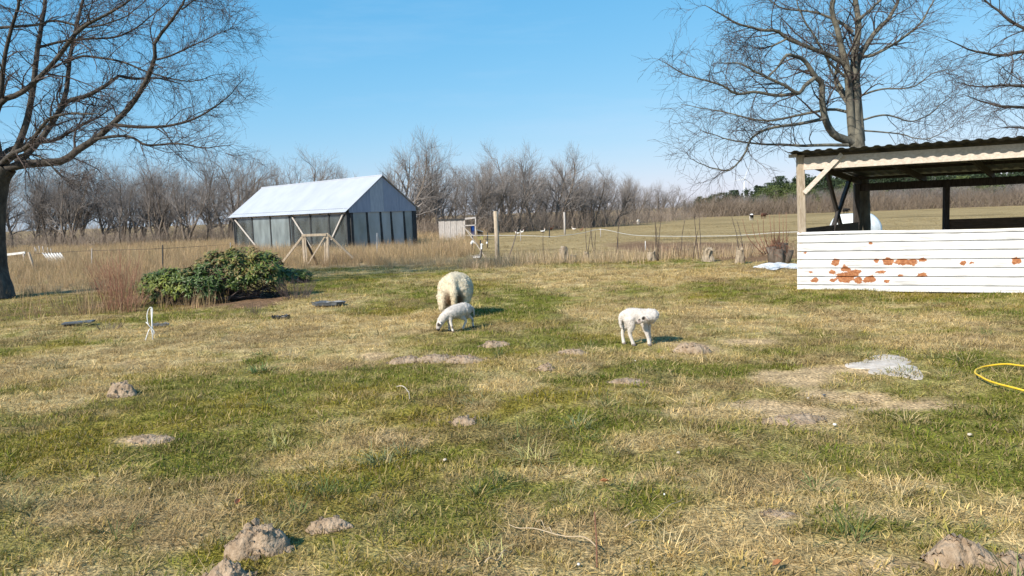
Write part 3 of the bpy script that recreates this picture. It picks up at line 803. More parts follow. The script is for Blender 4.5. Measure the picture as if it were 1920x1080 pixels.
# ---- tree behind the shed
DR = 18.05
br = Vector((.4545 * DR, DR, 0))
tr_r = ([[br.x, br.y, -.1], [br.x + .0, br.y, .5], [br.x, br.y, 1.5], list(Q(1610, 290, DR)), list(Q(1606, 240, DR))], [.28, .20, .18, .18, .135])
limbs = [
 (LQ([(1600, 275), (1595, 219), (1592, 160), (1588, 124), (1580, 95), (1574, 66), (1563, 22), (1566, 0), (1570, -60), (1580, -140)], DR, -.4), .135, .02),
 (LQ([(1606, 262), (1604, 182), (1600, 109), (1606, 47), (1599, 0), (1592, -60), (1590, -150)], DR, .2), .15, .02),
 (LQ([(1615, 265), (1610, 204), (1606, 146), (1612, 106), (1639, 62), (1665, 33), (1690, -20), (1700, -80)], DR, .5), .12, .012),
 (LQ([(1612, 106), (1639, 102), (1694, 69), (1730, 36), (1749, 0), (1760, -40)], DR + .2, -.5), .05, .008),
 (LQ([(1588, 124), (1559, 106), (1512, 88), (1475, 73), (1453, 58), (1424, 58), (1384, 47), (1340, 29), (1304, 11)], DR - .1, -.9), .075, .008),
 (LQ([(1600, 268), (1585, 262), (1563, 252), (1548, 226), (1541, 182), (1541, 157), (1526, 142), (1508, 113), (1490, 106), (1472, 106), (1457, 128), (1440, 150)], DR, -1.2), .13, .012),
 (LQ([(1528, 146), (1510, 160), (1497, 175), (1468, 157), (1424, 139), (1385, 120), (1340, 125)], DR - 1, -.5), .06, .006),
 (LQ([(1497, 175), (1457, 179), (1417, 173), (1380, 177), (1350, 160), (1293, 142), (1242, 113)], DR - 1, -.6), .05, .006),
 (LQ([(1548, 222), (1500, 232), (1450, 240), (1410, 259), (1395, 292), (1366, 324), (1311, 310), (1286, 299)], DR - .5, -1.0), .05, .006),
 (LQ([(1590, 272), (1540, 272), (1493, 273), (1424, 270), (1370, 262), (1307, 241)], DR - .2, -.6), .05, .006),
 (LQ([(1595, 212), (1560, 205), (1500, 215), (1430, 225), (1350, 205), (1275, 190)], DR, .8), .045, .006),
 (LQ([(1475, 73), (1450, 84), (1420, 90), (1390, 92)], DR - .5, .3), .03, .006),
 (LQ([(1614, 226), (1660, 215), (1720, 225), (1780, 190), (1810, 170)], DR, .5), .03, .005),
 (LQ([(1612, 180), (1650, 168), (1710, 165), (1760, 140), (1800, 135)], DR, -.4), .03, .005),
 (LQ([(1618, 245), (1680, 250), (1740, 262), (1800, 230)], DR, -.3), .025, .005),
 (LQ([(1600, 60), (1570, 40), (1520, 25), (1470, 20), (1420, -10)], DR, .6), .045, .007),
 (LQ([(1592, 150), (1560, 120), (1530, 70), (1500, 20), (1490, -40)], DR, -.6), .045, .007),
 (LQ([(1606, 40), (1640, 10), (1680, -30)], DR, .3), .05, .01),
 (LQ([(1592, 200), (1565, 150), (1575, 90), (1540, 50)], DR, 1.0), .05, .008),
 (LQ([(1604, 255), (1590, 190), (1560, 130), (1545, 80)], DR, 1.8), .07, .008),
]
big_tree('bare_tree', br, tr_r, limbs, 'tall bare tree with several upright stems rising behind the shed roof', DR, 9, 'barkmoss', 1.0, 11, (.6, 1.55), twl=(5, 5), rmul=.78)

# ---- tree whose trunk is beyond the frame at the right
DT = 21.0
bt = Vector((.80 * DT, DT, 0))
tr_t = ([[bt.x, bt.y, -.1], [bt.x, bt.y, .6], list(Q(2110, 300, DT)), list(Q(2100, 180, DT))], [.4, .27, .22, .18])
limbs = [
 (LQ([(2100, 230), (2040, 160), (1980, 115), (1920, 98), (1876, 104), (1821, 95), (1767, 73)], DT, -.6), .09, .007),
 (LQ([(2105, 250), (2030, 220), (1960, 205), (1920, 204), (1858, 200), (1800, 180)], DT, .7), .08, .006),
 (LQ([(2100, 200), (2030, 130), (1960, 75), (1898, 47), (1847, 7), (1820, -25)], DT, .4), .09, .008),
 (LQ([(2100, 240), (2020, 190), (1950, 165), (1890, 158), (1840, 160), (1785, 150)], DT, -1.2), .07, .006),
 (LQ([(2105, 260), (2040, 250), (1980, 255), (1930, 240), (1875, 235)], DT, -.5), .06, .006),
 (LQ([(2100, 190), (2090, 60), (2070, -60), (2060, -180)], DT, .3), .13, .02),
 (LQ([(2095, 120), (2020, 40), (1950, -10), (1880, -60)], DT, -.3), .08, .01),
 (LQ([(2110, 220), (2180, 120), (2260, 20), (2330, -60)], DT, -.3), .1, .01),
 (LQ([(2110, 250), (2200, 220), (2290, 190), (2380, 120)], DT, .6), .1, .01),
]
big_tree('spreading_tree', bt, tr_t, limbs, 'bare tree reaching in over the shed from beyond the frame', DT, 21, 'bark', 1.05, 12, (.8, 2.0))

# ---- hedgerow trees: a few kinds, copied
def hedge_proto(seed, H, stems, spread, wind, dens=1.0):
    rng = np.random.default_rng(seed)
    S, R = [], []
    for i in range(stems):
        a = rng.uniform(0, 2 * PI); lean = rng.uniform(.05, .35) * spread
        h = H * rng.uniform(.62, .86)
        pts = [np.array([.12 * math.cos(a), .12 * math.sin(a), -.1])]
        d = np.array([math.cos(a) * lean, math.sin(a) * lean, 1.0])
        for j in range(5):
            d = d + rng.normal(size=3) * .14 + np.array([wind * .10, 0, .05]); d /= np.linalg.norm(d)
            pts.append(pts[-1] + d * h / 5)
        P, _ = resample(pts, 14); S.append(P)
        r = H * rng.uniform(.012, .019); R.append(r * np.linspace(1, .22, 14))
    S = np.array(S); R = np.array(R)
    V0, F0 = tubes(S, R, 6)
    tr = mk('trunk', V0, [F0], 'htrunk', True)
    P1, R1 = spawn(S, R, int(13 * dens), rng, (.26 * H, .46 * H), (.55, 1.1), .22, .16, 7, .14, 0, (wind * .07, 0, 0), .55, .010, .45)
    P2, R2 = spawn(P1, R1, 9, rng, (.10 * H, .23 * H), (.45, .95), .15, .20, 4, .14, 0, (wind * .06, 0, 0), .55, .006, .3)
    P3, R3 = spawn(P2, R2, 6, rng, (.05 * H, .115 * H), (.35, .8), .2, .2, 2, .12, 0, (wind * .05, 0, 0), .6, .0042, .2)
    V1, F1 = tubes(P1, R1, 4); V2, F2 = tubes(P2, R2, 3); V3, F3 = tubes(P3, R3, 3)
    cr = mk('crown', np.concatenate([V1, V2, V3]), [F1, F2 + len(V1), F3 + len(V1) + len(V2)], 'htwig')
    return tr, cr
PROT = [hedge_proto(100 + i, 7.0, st, sp, w, dn) for i, (st, sp, w, dn) in enumerate(
    [(2, .8, .5, 1.3), (2, .7, .45, 1.4), (3, 1.2, .35, 1), (1, .4, .6, 2.2), (3, 1.0, .5, 1), (5, 1.1, .25, .7), (1, .9, .7, 2.3), (1, .3, .35, 2.3)])]
def hedge_tree(name, px, D, H, k, label, group, rot=0.0, wid=1.0):
    d = ray(px, 440); x = d.x / d.y * D
    o = thing(name, (x, D, TZ(x, D)), label, 'tree', group)
    H *= 1.13; s = H / 7.0; o.scale = (s * wid, s * wid, s); o.rotation_euler = (0, 0, rot)
    tr, cr = PROT[k]
    link('trunk', tr, o); link('crown', cr, o)
    return o
def HZ(px): return 400 - .0363 * (px - 960)
def htop(px, ytop, D): return EYE + (HZ(px) - ytop) / FPX * D
rr_ = random.Random(3)
# left row (behind the rough grass), partly seen through the big tree
left_row = [(-120, 312), (-175, 304), (-230, 314), (-290, 300), (-350, 310), (-60, 300), (20, 305), (55, 318), (92, 300), (130, 322), (160, 312), (196, 300), (228, 318), (262, 305), (292, 322), (322, 310), (352, 318), (385, 302), (425, 292), (462, 305), (492, 318),
            (-20, 330), (75, 335), (110, 330), (180, 335), (245, 330), (305, 335), (340, 338), (400, 335), (445, 338), (480, 345)]
for i, (px, yt) in enumerate(left_row):
    D = 60 + rr_.uniform(0, 12) + (6 if i > 20 else 0)
    hedge_tree('hedge_tree', px, D, htop(px, yt, D) * 1.03, (i * 3 + i // 4) % 8, 'bare many-branched tree in the hedgerow beyond the rough grass, before the greenhouse', 'trees of the hedgerow beside the greenhouse', rr_.uniform(-.5, .5), .95)
hedge_tree('hedge_tree', 562, 66, htop(562, 288, 66), 2, 'bare round tree standing alone behind the low end of the greenhouse roof', None, .2, 1.05)
hedge_tree('hedge_tree', 600, 69, htop(600, 296, 69), 6, 'bare tree leaning over the middle of the greenhouse roof', None, -.1, .95)
hedge_tree('hedge_tree', 700, 64, htop(700, 300, 64), 6, 'small bare crown peeping over the ridge end of the greenhouse', None, .1, .7)
mid = [(757, 266, 1, 'bare tree just past the greenhouse gable, taller than its neighbours'), (826, 274, 3, 'second bare tree past the greenhouse gable, straight trunk'),
       (876, 290, 6, 'bare tree behind the round fence post, broad crown'), (922, 306, 4, None), (968, 290, 0, 'bare tree with two pale stems in the middle of the hedgerow'),
       (1002, 277, 3, 'tallest bare tree in the middle of the hedgerow'), (1045, 290, 1, None), (1082, 315, 0, None), (1113, 316, 2, None), (1150, 322, 6, None), (1192, 338, 4, None), (1236, 348, 5, None), (1262, 352, 2, None),
       (800, 330, 5, None), (850, 335, 7, None), (900, 332, 2, None), (945, 325, 5, None), (985, 330, 7, None), (1025, 332, 2, None), (1065, 330, 5, None), (1100, 340, 4, None), (1135, 342, 7, None), (1172, 350, 5, None), (1215, 358, 7, None), (1285, 372, 5, None),
       (640, 400, 5, None), (730, 340, 7, None), (780, 352, 2, None)]
for i, (px, yt, k, lb) in enumerate(mid):
    D = float(np.interp(px, [740, 900, 1000, 1150, 1290], [60, 64, 70, 78, 108])) + (5 if i > 12 else 0)
    hedge_tree('hedge_tree', px, D, htop(px, yt, D) * 1.03, k, lb or 'bare windswept tree in the hedgerow running away past the hens', None if lb else 'trees of the hedgerow past the hens', rr_.uniform(-.3, .3), .92)

back_row = [(px, yt) for px, yt in zip(range(-80, 1250, 38), [322, 330, 318, 326, 314, 328, 320, 330, 316, 324, 318, 328, 312, 326, 330, 336, 330, 322, 316, 318, 310, 318, 312, 320, 308, 316, 300, 312, 308, 318, 326, 330, 336, 340, 348])]
for i, (px, yt) in enumerate(back_row):
    if px < 430 and i % 2: continue
    D = float(np.interp(px, [-80, 700, 900, 1000, 1150, 1290], [80, 80, 78, 84, 92, 118]))
    if 430 < px < 640: yt = 372
    if 640 <= px < 760: yt = 345
    hedge_tree('hedge_tree', px, D, htop(px, yt, D) * .96, (i * 5 + 2) % 8, 'bare tree deeper in the hedgerow, seen between the trunks of the front row', 'trees of the hedgerow back row', rr_.uniform(-.6, .6), 1.1)

# brown scrub at the foot of the hedgerow
def scrub(name, spots, n, hmin, hmax, seed, mat='brush', wid=2.0, r=(.007, .013), k=3):
    rng = np.random.default_rng(seed)
    sp = np.array(spots); i = rng.integers(0, len(sp) - 1, n); t = rng.random(n)[:, None]
    b = sp[i] * (1 - t) + sp[i + 1] * t
    b = b + rng.normal(size=(n, 2)) * wid
    h = rng.uniform(hmin, hmax, n) * (.6 + .8 * fbm(b[:, 0] * .25, b[:, 1] * .25, seed, 3))
    d = np.stack([rng.normal(size=n) * .45, rng.normal(size=n) * .45, np.ones(n)], 1)
    P = np.zeros((n, k + 1, 3)); P[:, 0, :2] = b; P[:, 0, 2] = tz(b[:, 0], b[:, 1]) - .05
    for j in range(k):
        d = d + rng.normal(size=(n, 3)) * .25; d[:, 2] = np.abs(d[:, 2]); d /= np.linalg.norm(d, axis=1, keepdims=True)
        P[:, j + 1] = P[:, j] + d * (h / k)[:, None]
    R = rng.uniform(r[0], r[1], n)[:, None] * np.linspace(1, .4, k + 1)[None]
    P2, R2 = spawn(P, R, 3, rng, (.25 * hmax, .45 * hmax), (.4, 1.0), .25, .2, 2, .2, rmin=.005)
    V, F = tubes(P, R, 3); V2, F2 = tubes(P2, R2, 3)
    o = link(name, mk(name, np.concatenate([V, V2]), [F, F2 + len(V)], mat)); o['kind'] = 'stuff'
    o['label'] = 'brown bare scrub filling the foot of the hedgerow'
    return o
def xd(px, D): d = ray(px, 440); return (d.x / d.y * D, D)
scrub('hedge_scrub', [xd(-120, 66), xd(150, 66), xd(300, 68), xd(500, 68), xd(700, 66)], 3400, .8, 2.2, 1, wid=2.5)
scrub('hedge_scrub', [xd(780, 62), xd(900, 66), xd(1000, 72), xd(1150, 80), xd(1290, 108)], 4200, .8, 2.3, 2, wid=2.0)

scrub('hedge_scrub', [xd(-160, 98), xd(150, 98), xd(500, 98), xd(850, 98), xd(1050, 108), xd(1250, 124)], 3200, 1.6, 3.4, 3, wid=3.0, r=(.012, .022))

# ---- far wood on the right
def leafcloud(n, rng, shape, size):
    """n small needle clumps as crossed triangles inside a crown"""
    c = shape(n)
    a = rng.normal(size=(n, 3)); b2 = rng.normal(size=(n, 3))
    a /= np.linalg.norm(a, axis=1, keepdims=True); b2 /= np.linalg.norm(b2, axis=1, keepdims=True)
    s = rng.uniform(.6, 1.3, (n, 1)) * size
    V = np.stack([c - a * s, c + a * s, c + b2 * s * .9], 1).reshape(-1, 3)
    return V, np.arange(3 * n).reshape(n, 3)
def conifer_proto(seed, mat, kind):
    rng = np.random.default_rng(seed)
    n = 2600
    def cone(n):
        t = rng.random(n) ** .8; tier = np.floor(t * 9) / 9
        h = .12 + .88 * (tier * .55 + t * .45)
        r = (1.02 - h) * .36 * np.sqrt(rng.random(n)) * (.7 + .5 * rng.random(n)); a = rng.uniform(0, 2 * PI, n)
        return np.stack([r * np.cos(a), r * np.sin(a), h - .10 * r], 1)
    cl = rng.normal(size=(14, 3)) * np.array([.26, .26, .18]) + np.array([0, 0, .64])
    def blob(n):
        i = rng.integers(0, len(cl), n); v = rng.normal(size=(n, 3)) * np.array([.10, .10, .075])
        return np.clip(cl[i] + v, [-1, -1, .1], [1, 1, 1.05])
    V, F = leafcloud(n, rng, cone if kind == 'cone' else blob, .040)
    cr = mk('crown', V, [F], mat)
    mb = MB(); mb.tube([(0, 0, -.02), (0.01, 0, .4), (0, .01, .9)], [.022, .017, .006], 6)
    return mb.build('trunk', 'htrunk'), cr
CON = [conifer_proto(1, 'needle', 'cone'), conifer_proto(2, 'needle', 'blob'), conifer_proto(3, 'needle2', 'blob'), conifer_proto(4, 'needle', 'cone')]
def con(name, px, D, H, k, label, group, wid=1.0):
    x, y = xd(px, D); o = thing(name, (x, y, 0), label, 'tree', group); o.scale = (H * wid, H * wid, H); o.rotation_euler = (0, 0, rr_.uniform(0, 6))
    link('trunk', CON[k][0], o); link('crown', CON[k][1], o)
# dark pines beyond
for px in list(range(1284, 1420, 9)) + list(range(1425, 1960, 13)):
    D = rr_.uniform(165, 185)
    yt = float(np.interp(px, [1284, 1350, 1410, 1470, 1520, 1700, 1920], [376, 364, 350, 336, 330, 320, 308])) + rr_.uniform(-2, 9)
    con('pine_tree', px, D, htop(px, yt, D), rr_.choice((1, 1, 0, 3)), 'dark pine in the far wood beyond the field', 'dark pines of the far wood', rr_.uniform(.75, 1.1))
for px, yt in ((1461, 340), (1487, 341), (1570, 335), (1700, 324), (1735, 322)):
    con('spruce_tree', px, 160, htop(px, yt, 160), 0, 'pointed dark spruce standing above the far wood', 'pointed spruces above the far wood', .8)
# green bushes in front of the pines
for px, yt in ((1440, 356), (1458, 350), (1476, 348), (1492, 350), (1510, 352), (1586, 350), (1598, 346), (1790, 338), (1812, 334), (1830, 340)):
    con('evergreen_bush', px, rr_.uniform(136, 146), htop(px, yt, 140), 2, 'mid green evergreen at the edge of the far wood', 'green bushes at the edge of the far wood', 1.1)
# brown leafless trees of the wood edge
for px in list(range(1300, 1960, 11)):
    D = rr_.uniform(124, 140)
    yt = float(np.interp(px, [1300, 1400, 1500, 1700, 1920], [381, 368, 364, 352, 343])) + rr_.uniform(-4, 10)
    hedge_tree('wood_tree', px + rr_.uniform(-4, 4), D, max(2.4, htop(px, yt, D) * 1.1), rr_.choice((2, 4, 5, 5, 7)), 'low brown leafless tree at the edge of the far wood', 'brown trees at the edge of the far wood', rr_.uniform(0, 6), 1.15)
scrub('wood_scrub', [xd(1285, 122), xd(1450, 122), xd(1700, 122), xd(2000, 122)], 4200, 1.6, 3.6, 4, 'woodscrub', wid=3, r=(.014, .028))

# ================================================================== wind turbine
TD = 1480.0
hub = Q(1395.5, 335, TD)
wt = thing('wind_turbine', (hub.x, hub.y, 0), 'white three-bladed wind turbine far off above the wood', 'wind turbine')
mb = MB(); mb.tube([(hub.x, hub.y, 0), (hub.x, hub.y, hub.z - .8)], [1.8, 1.0], 14); part('tower', mb, 'turbine', wt, True)
mb = MB(); mb.tube([(hub.x, hub.y - 3, hub.z), (hub.x, hub.y - 2.2, hub.z), (hub.x, hub.y + 5, hub.z)], [.9, 1.6, 1.4], 10); part('nacelle', mb, 'turbine', wt, True)
mb = MB(); mb.tube([(hub.x, hub.y - 4.4, hub.z), (hub.x, hub.y - 3.6, hub.z), (hub.x, hub.y - 2.6, hub.z)], [.3, 1.2, 1.4], 10); part('rotor_hub', mb, 'turbine', wt, True)
for a in (70, 190, 310):
    a = math.radians(a); dx, dz = math.cos(a), math.sin(a); px_, pz_ = -dz, dx
    rs = [1.0, 6.0, 16.0, 27.0]; ch = [1.2, 1.9, 1.2, .25]; V = []
    for r_, c in zip(rs, ch):
        for (q, w) in ((-.3, 0), (0, .22), (.7, 0), (0, -.22)):
            V.append((hub.x + dx * r_ + px_ * c * q, hub.y - 3.4 + w * c * .6, hub.z + dz * r_ + pz_ * c * q))
    F = [(i * 4 + j, i * 4 + (j + 1) % 4, i * 4 + 4 + (j + 1) % 4, i * 4 + 4 + j) for i in range(3) for j in range(4)] + [(3, 2, 1, 0), (12, 13, 14, 15)]
    mb = MB(); mb.add(V, F); part('blade', mb, 'turbine', wt)
#__PART2__
# ================================================================== shrubs
def leafy_bush(name, loc, lobes, n, label, seed, leaf=.12):
    """rosettes of long leaves over a lumpy crown; lobes: (cx, cy, cz, rx, ry, rz)"""
    rng = np.random.default_rng(seed)
    t = thing(name, loc, label, 'bush')
    lob = np.array(lobes); wts = (lob[:, 3] * lob[:, 5] + lob[:, 3] * lob[:, 4]); wts /= wts.sum()
    i = rng.choice(len(lob), n, p=wts)
    v = rng.normal(size=(n, 3)); v /= np.linalg.norm(v, axis=1, keepdims=True); v[:, 2] = np.where(v[:, 2] < -.35, -v[:, 2], v[:, 2])
    rad = rng.uniform(.80, 1.06, n)[:, None]
    c = lob[i, :3] + v * lob[i, 3:6] * rad
    inside = np.zeros(n, bool)
    for k, L_ in enumerate(lob):
        q = (((c - L_[:3]) / L_[3:6]) ** 2).sum(1); inside |= (q < .5) & (i != k)
    keep = (~inside) & (c[:, 2] > .10); c, v = c[keep], v[keep]; n = len(c)
    ax = v + np.array([-.15, -.1, .55]) + rng.normal(size=(n, 3)) * .25; ax /= np.linalg.norm(ax, axis=1, keepdims=True)
    ref = np.where(np.abs(ax[:, 2:3]) < .9, np.array([[0, 0, 1.]]), np.array([[1., 0, 0]]))
    u = np.cross(ax, ref); u /= np.linalg.norm(u, axis=1, keepdims=True); w = np.cross(ax, u)
    Vs, Cs = [], []
    NL = 8
    yel = fbm(c[:, 0] * 1.5 + 5, c[:, 2] * 2.5, seed, 3)
    for j in range(NL):
        a = 2 * PI * j / NL + rng.normal(size=n) * .2 + (j % 2) * .2
        rdir = np.cos(a)[:, None] * u + np.sin(a)[:, None] * w
        tdir = -np.sin(a)[:, None] * u + np.cos(a)[:, None] * w
        droop = rng.uniform(-.25, .65, n)[:, None]
        L_ = rng.uniform(.75, 1.2, n)[:, None] * leaf; wd = L_ * rng.uniform(.14, .19, n)[:, None]
        d1 = rdir * .85 + ax * droop; d1 /= np.linalg.norm(d1, axis=1, keepdims=True)
        d2 = d1 - ax * .45; d2 /= np.linalg.norm(d2, axis=1, keepdims=True)
        nn = np.cross(d1, tdir)
        p0 = c; p1 = c + d1 * L_ * .5; p2 = p1 + d2 * L_ * .5
        q = np.stack([p0, p1 + tdir * wd - nn * wd * .25, p1, p1 - tdir * wd - nn * wd * .25, p2], 1)
        Vs.append(q)
        base = np.array([.036, .066, .014]); y = np.array([.165, .190, .028]); br = np.array([.16, .115, .04])
        k = np.clip((yel - .42) * 2.2 + rng.normal(size=n) * .22, 0, 1)[:, None]
        col = base + (y - base) * k
        brm = (sstep(.5, .62, fbm(c[:, 0] * 2.2 + 40, c[:, 2] * 3, seed + 5, 2)) * (c[:, 2] > .55 * lob[:, 2].max() + .25) * (rng.random(n) < .55))[:, None]
        col = col + (br - col) * brm * .8
        Cs.append(np.repeat(col * rng.uniform(.75, 1.3, (n, 1)), 5, axis=0).reshape(n, 5, 3))
    V = np.concatenate(Vs).reshape(-1, 3); Cc = np.concatenate(Cs).reshape(-1, 3)
    m_ = len(V) // 5; o5 = np.arange(m_)[:, None] * 5
    F = np.concatenate([o5 + np.array([[0, 1, 2]]), o5 + np.array([[0, 2, 3]]), o5 + np.array([[1, 4, 2]]), o5 + np.array([[2, 4, 3]])])
    o = link('foliage', mk('foliage', V, [F], 'leaf', False, Cc), t); o['kind'] = 'stuff'
    # stems from a few roots to the rosettes
    m2 = min(n, 170); sel = rng.choice(n, m2, replace=False)
    rt = lob[rng.integers(0, len(lob), m2), :3] * np.array([1, 1, 0]) + rng.normal(size=(m2, 3)) * np.array([.12, .12, 0]); rt[:, 2] = -.03
    mid_ = rt * .45 + c[sel] * .55 + np.array([0, 0, -.08])
    P = np.stack([rt, rt * .75 + mid_ * .25 + np.array([0, 0, .06]), mid_, c[sel]], 1)
    R = np.tile(np.array([.014, .011, .008, .004]), (m2, 1))
    V, F = tubes(P, R, 4); link('stem', mk('stem', V, [F], 'twig'), t)
    return t

MT['leaf'] = attr_mat('glossy_leaf', noise=(20, .12), fine=(60, .1), bump=0, rough=.48, spec=.3)
rb = G(385, 572); sc_ = rb.y / FPX
def bx(px): return (px - 385) * sc_
leafy_bush('rhododendron_bush', (rb.x, rb.y + .75, TZ(rb.x, rb.y + .75)), [
    (bx(300), .0, .34, .55, .55, .42), (bx(350), -.25, .36, .55, .55, .40), (bx(395), .1, .50, .62, .7, .58), (bx(430), .25, .56, .62, .7, .55), (bx(475), .15, .52, .45, .6, .48),
    (bx(256), .1, .26, .36, .42, .36), (bx(370), -.45, .25, .4, .35, .28), (bx(505), .35, .34, .28, .4, .32)], 1050, 'dense evergreen bush with glossy rosettes of leaves and bare earth darkened for shade beneath', 31, .125)
leafy_bush('low_evergreen', (*[float(v) for v in (G(548, 530).x, G(548, 530).y)], 0), [(0, 0, .18, .32, .3, .2), (.25, .1, .15, .25, .25, .16)], 110, 'low yellowish evergreen shrub between the dense bush and the gate', 33, .10)

def twig_shrub(name, loc, n, h, spread, mat, label, seed, r=.005, sub=3, k=4, up=.0, fan=1.0, sides=3):
    rng = np.random.default_rng(seed)
    t = thing(name, loc, label, 'shrub')
    a = rng.uniform(0, 2 * PI, n); q = np.sqrt(rng.random(n))
    P = np.zeros((n, k + 1, 3)); P[:, 0, 0] = np.cos(a) * q * spread * .25; P[:, 0, 1] = np.sin(a) * q * spread * .25; P[:, 0, 2] = -.03
    d = np.stack([np.cos(a) * q * fan, np.sin(a) * q * fan, np.ones(n)], 1) + rng.normal(size=(n, 3)) * .08
    hh = rng.uniform(.55, 1.0, n) * h
    for j in range(k):
        d = d + rng.normal(size=(n, 3)) * .08 + np.array([0, 0, .12 + up]); d /= np.linalg.norm(d, axis=1, keepdims=True)
        P[:, j + 1] = P[:, j] + d * (hh / k)[:, None]
    R = np.full((n, 1), r) * np.linspace(1, .5, k + 1)[None]
    P2, R2 = spawn(P, R, sub, rng, (.18 * h, .4 * h), (.3, .7), .3, .3, 3, .12, rmin=r * .45)
    V, F = tubes(P, R, sides); link('stem', mk('stem', V, [F], mat), t)
    V, F = tubes(P2, R2, 3); o = link('twigs', mk('twigs', V, [F], mat), t); o['kind'] = 'stuff'
    return t
def gl(px, py): p = GT(px, py); return (p.x, p.y, p.z)
twig_shrub('red_stemmed_shrub', gl(222, 578), 100, 1.28, .9, 'redstem', 'reddish bare shrub of thin upright stems beside the dense bush', 41, .0042, 4, fan=.42)
twig_shrub('red_stemmed_shrub', gl(246, 584), 45, .55, .7, 'redstem', 'low tangle of reddish twigs under the end of the dense bush', 42, .004, 3, fan=.7)
twig_shrub('bare_shrub', gl(556, 562), 75, .52, .9, 'twig', 'small grey bare shrub before the gate', 43, .004, 4, fan=.9)
twig_shrub('bare_shrub', gl(470, 560), 60, .42, 1.3, 'htwig', 'low brown twiggy growth over the shade-darkened earth under the dense bush', 44, .0035, 3, fan=1.1)
twig_shrub('bare_shrub', gl(480, 590), 22, .30, .5, 'twig', 'knee-high dark twig clump before the dense bush', 45, .004, 3, fan=.6)
twig_shrub('creeping_shrub', gl(205, 618), 26, .2, .5, 'htrunk', 'low dark sprawling plant beside the black plank', 46, .005, 4, fan=1.4)

# saplings and shoots along the field fence
def sapling(px, py, ytop, n, label, seed, lean=0.0, D=None, fan=.06, r=.015, mat='twig', grp=None):
    rng = np.random.default_rng(seed)
    p = G(px, py) if D is None else Vector((*xd(px, D), 0))
    h = EYE + (HZ(px) - ytop) / FPX * p.y
    t = thing('sapling', (p.x, p.y, TZ(p.x, p.y)), label, 'sapling', grp)
    P = []
    for i in range(n):
        d = np.array([lean + rng.normal() * fan, rng.normal() * fan, 1.0]); q = [np.array([rng.normal() * .05, rng.normal() * .05, -.05])]
        hh = h * rng.uniform(.75, 1.0) if i else h
        for j in range(6):
            d = d + rng.normal(size=3) * .045; d /= np.linalg.norm(d); q.append(q[-1] + d * (hh + .05) / 6)
        P.append(q)
    P = np.array(P); R = np.full((n, 1), r) * np.linspace(1, .4, 7)[None]
    V, F = tubes(P, R, 5); link('stem', mk('stem', V, [F], mat, True), t)
    P2, R2 = spawn(P, R, 6, rng, (.12 * h, .28 * h), (.3, .6), .35, .4, 3, .08, rmin=.004)
    V, F = tubes(P2, R2, 3); link('twigs', mk('twigs', V, [F], mat), t)['kind'] = 'stuff'
    return t
for k, (px, py, yt, n, lean, lb) in enumerate([
    (1233, 489, 402, 3, .02, 'clump of three thin saplings rising behind the brown earth heap'), (1303, 487, 428, 1, .10, 'single thin sapling beside the earth heap, tip leaning over'), (1318, 484, 398, 2, -.12, 'forked thin sapling beside the sawn stump'),
    (1390, 492, 402, 2, .05, 'thin sapling beside the stump with the dark hollow'), (1116, 486, 420, 2, -.05, 'pair of bent saplings before the field corner post'), (1100, 470, 408, 2, .02, 'slender saplings at the field corner'),
    (1277, 470, 412, 1, 0, 'thin upright shoot in the field before the wood'), (1018, 478, 430, 1, .03, 'short thin shoot beside the leaning stick'), (1160, 474, 400, 2, 0, 'tall pair of slender shoots where the white tape bends')]):
    sapling(px, py, yt, n, lb, 300 + k, lean)
# willow stool with shoots
ws = G(1458, 492)
wo = thing('willow_stool', (ws.x, ws.y, 0), 'cut willow stump with a sheaf of long shoots beside the shed', 'willow')
mb = MB()
rng = np.random.default_rng(77)
for (dx, dy, h, r) in ((-.15, 0, .45, .14), (.12, .05, .55, .16), (.0, -.12, .38, .12), (.3, .0, .35, .11)):
    mb.tube([(ws.x + dx * .6, ws.y + dy, -.1), (ws.x + dx, ws.y + dy, h * .5), (ws.x + dx * 1.15, ws.y + dy, h)], [r * 1.2, r, r * 1.05], 9)
part('stump', mb, 'htrunk', wo, True)
mb = MB()
for (px, yt, bx_) in ((1392, 410, 1430), (1410, 418, 1436), (1420, 412, 1440), (1431, 408, 1446), (1443, 402, 1449), (1451, 404, 1454), (1461, 398, 1463), (1468, 405, 1466), (1480, 430, 1470), (1436, 436, 1450), (1474, 398, 1476)):
    p0 = Q(bx_, 476, ws.y + rng.uniform(-.2, .2)); p2 = Q(px, yt, ws.y + rng.uniform(-.4, .4)); p1 = (p0 + p2) / 2 + Vector(((p2.x - p0.x) * .22, 0, -.02))
    P, _ = resample([list(p0), list(p1), list(p2)], 8); mb.tube(P, np.linspace(.014, .005, 8), 5)
part('shoot', mb, 'redstem', wo, True)
rngs = np.random.default_rng(78)
P = np.zeros((150, 4, 3)); P[:, 0] = np.array([0, 0, .42]) + rngs.normal(size=(150, 3)) * np.array([.16, .12, .10]); d = rngs.normal(size=(150, 3)) + np.array([0, 0, .5])
for j in range(3):
    d = d + rngs.normal(size=(150, 3)) * .3; d /= np.linalg.norm(d, axis=1, keepdims=True); P[:, j + 1] = P[:, j] + d * .11
V, F = tubes(P, np.full((150, 1), .006) * np.array([[1, .9, .7, .4]]), 3); link('twigs', mk('twigs', V, [F], 'redstem'), wo)['kind'] = 'stuff'
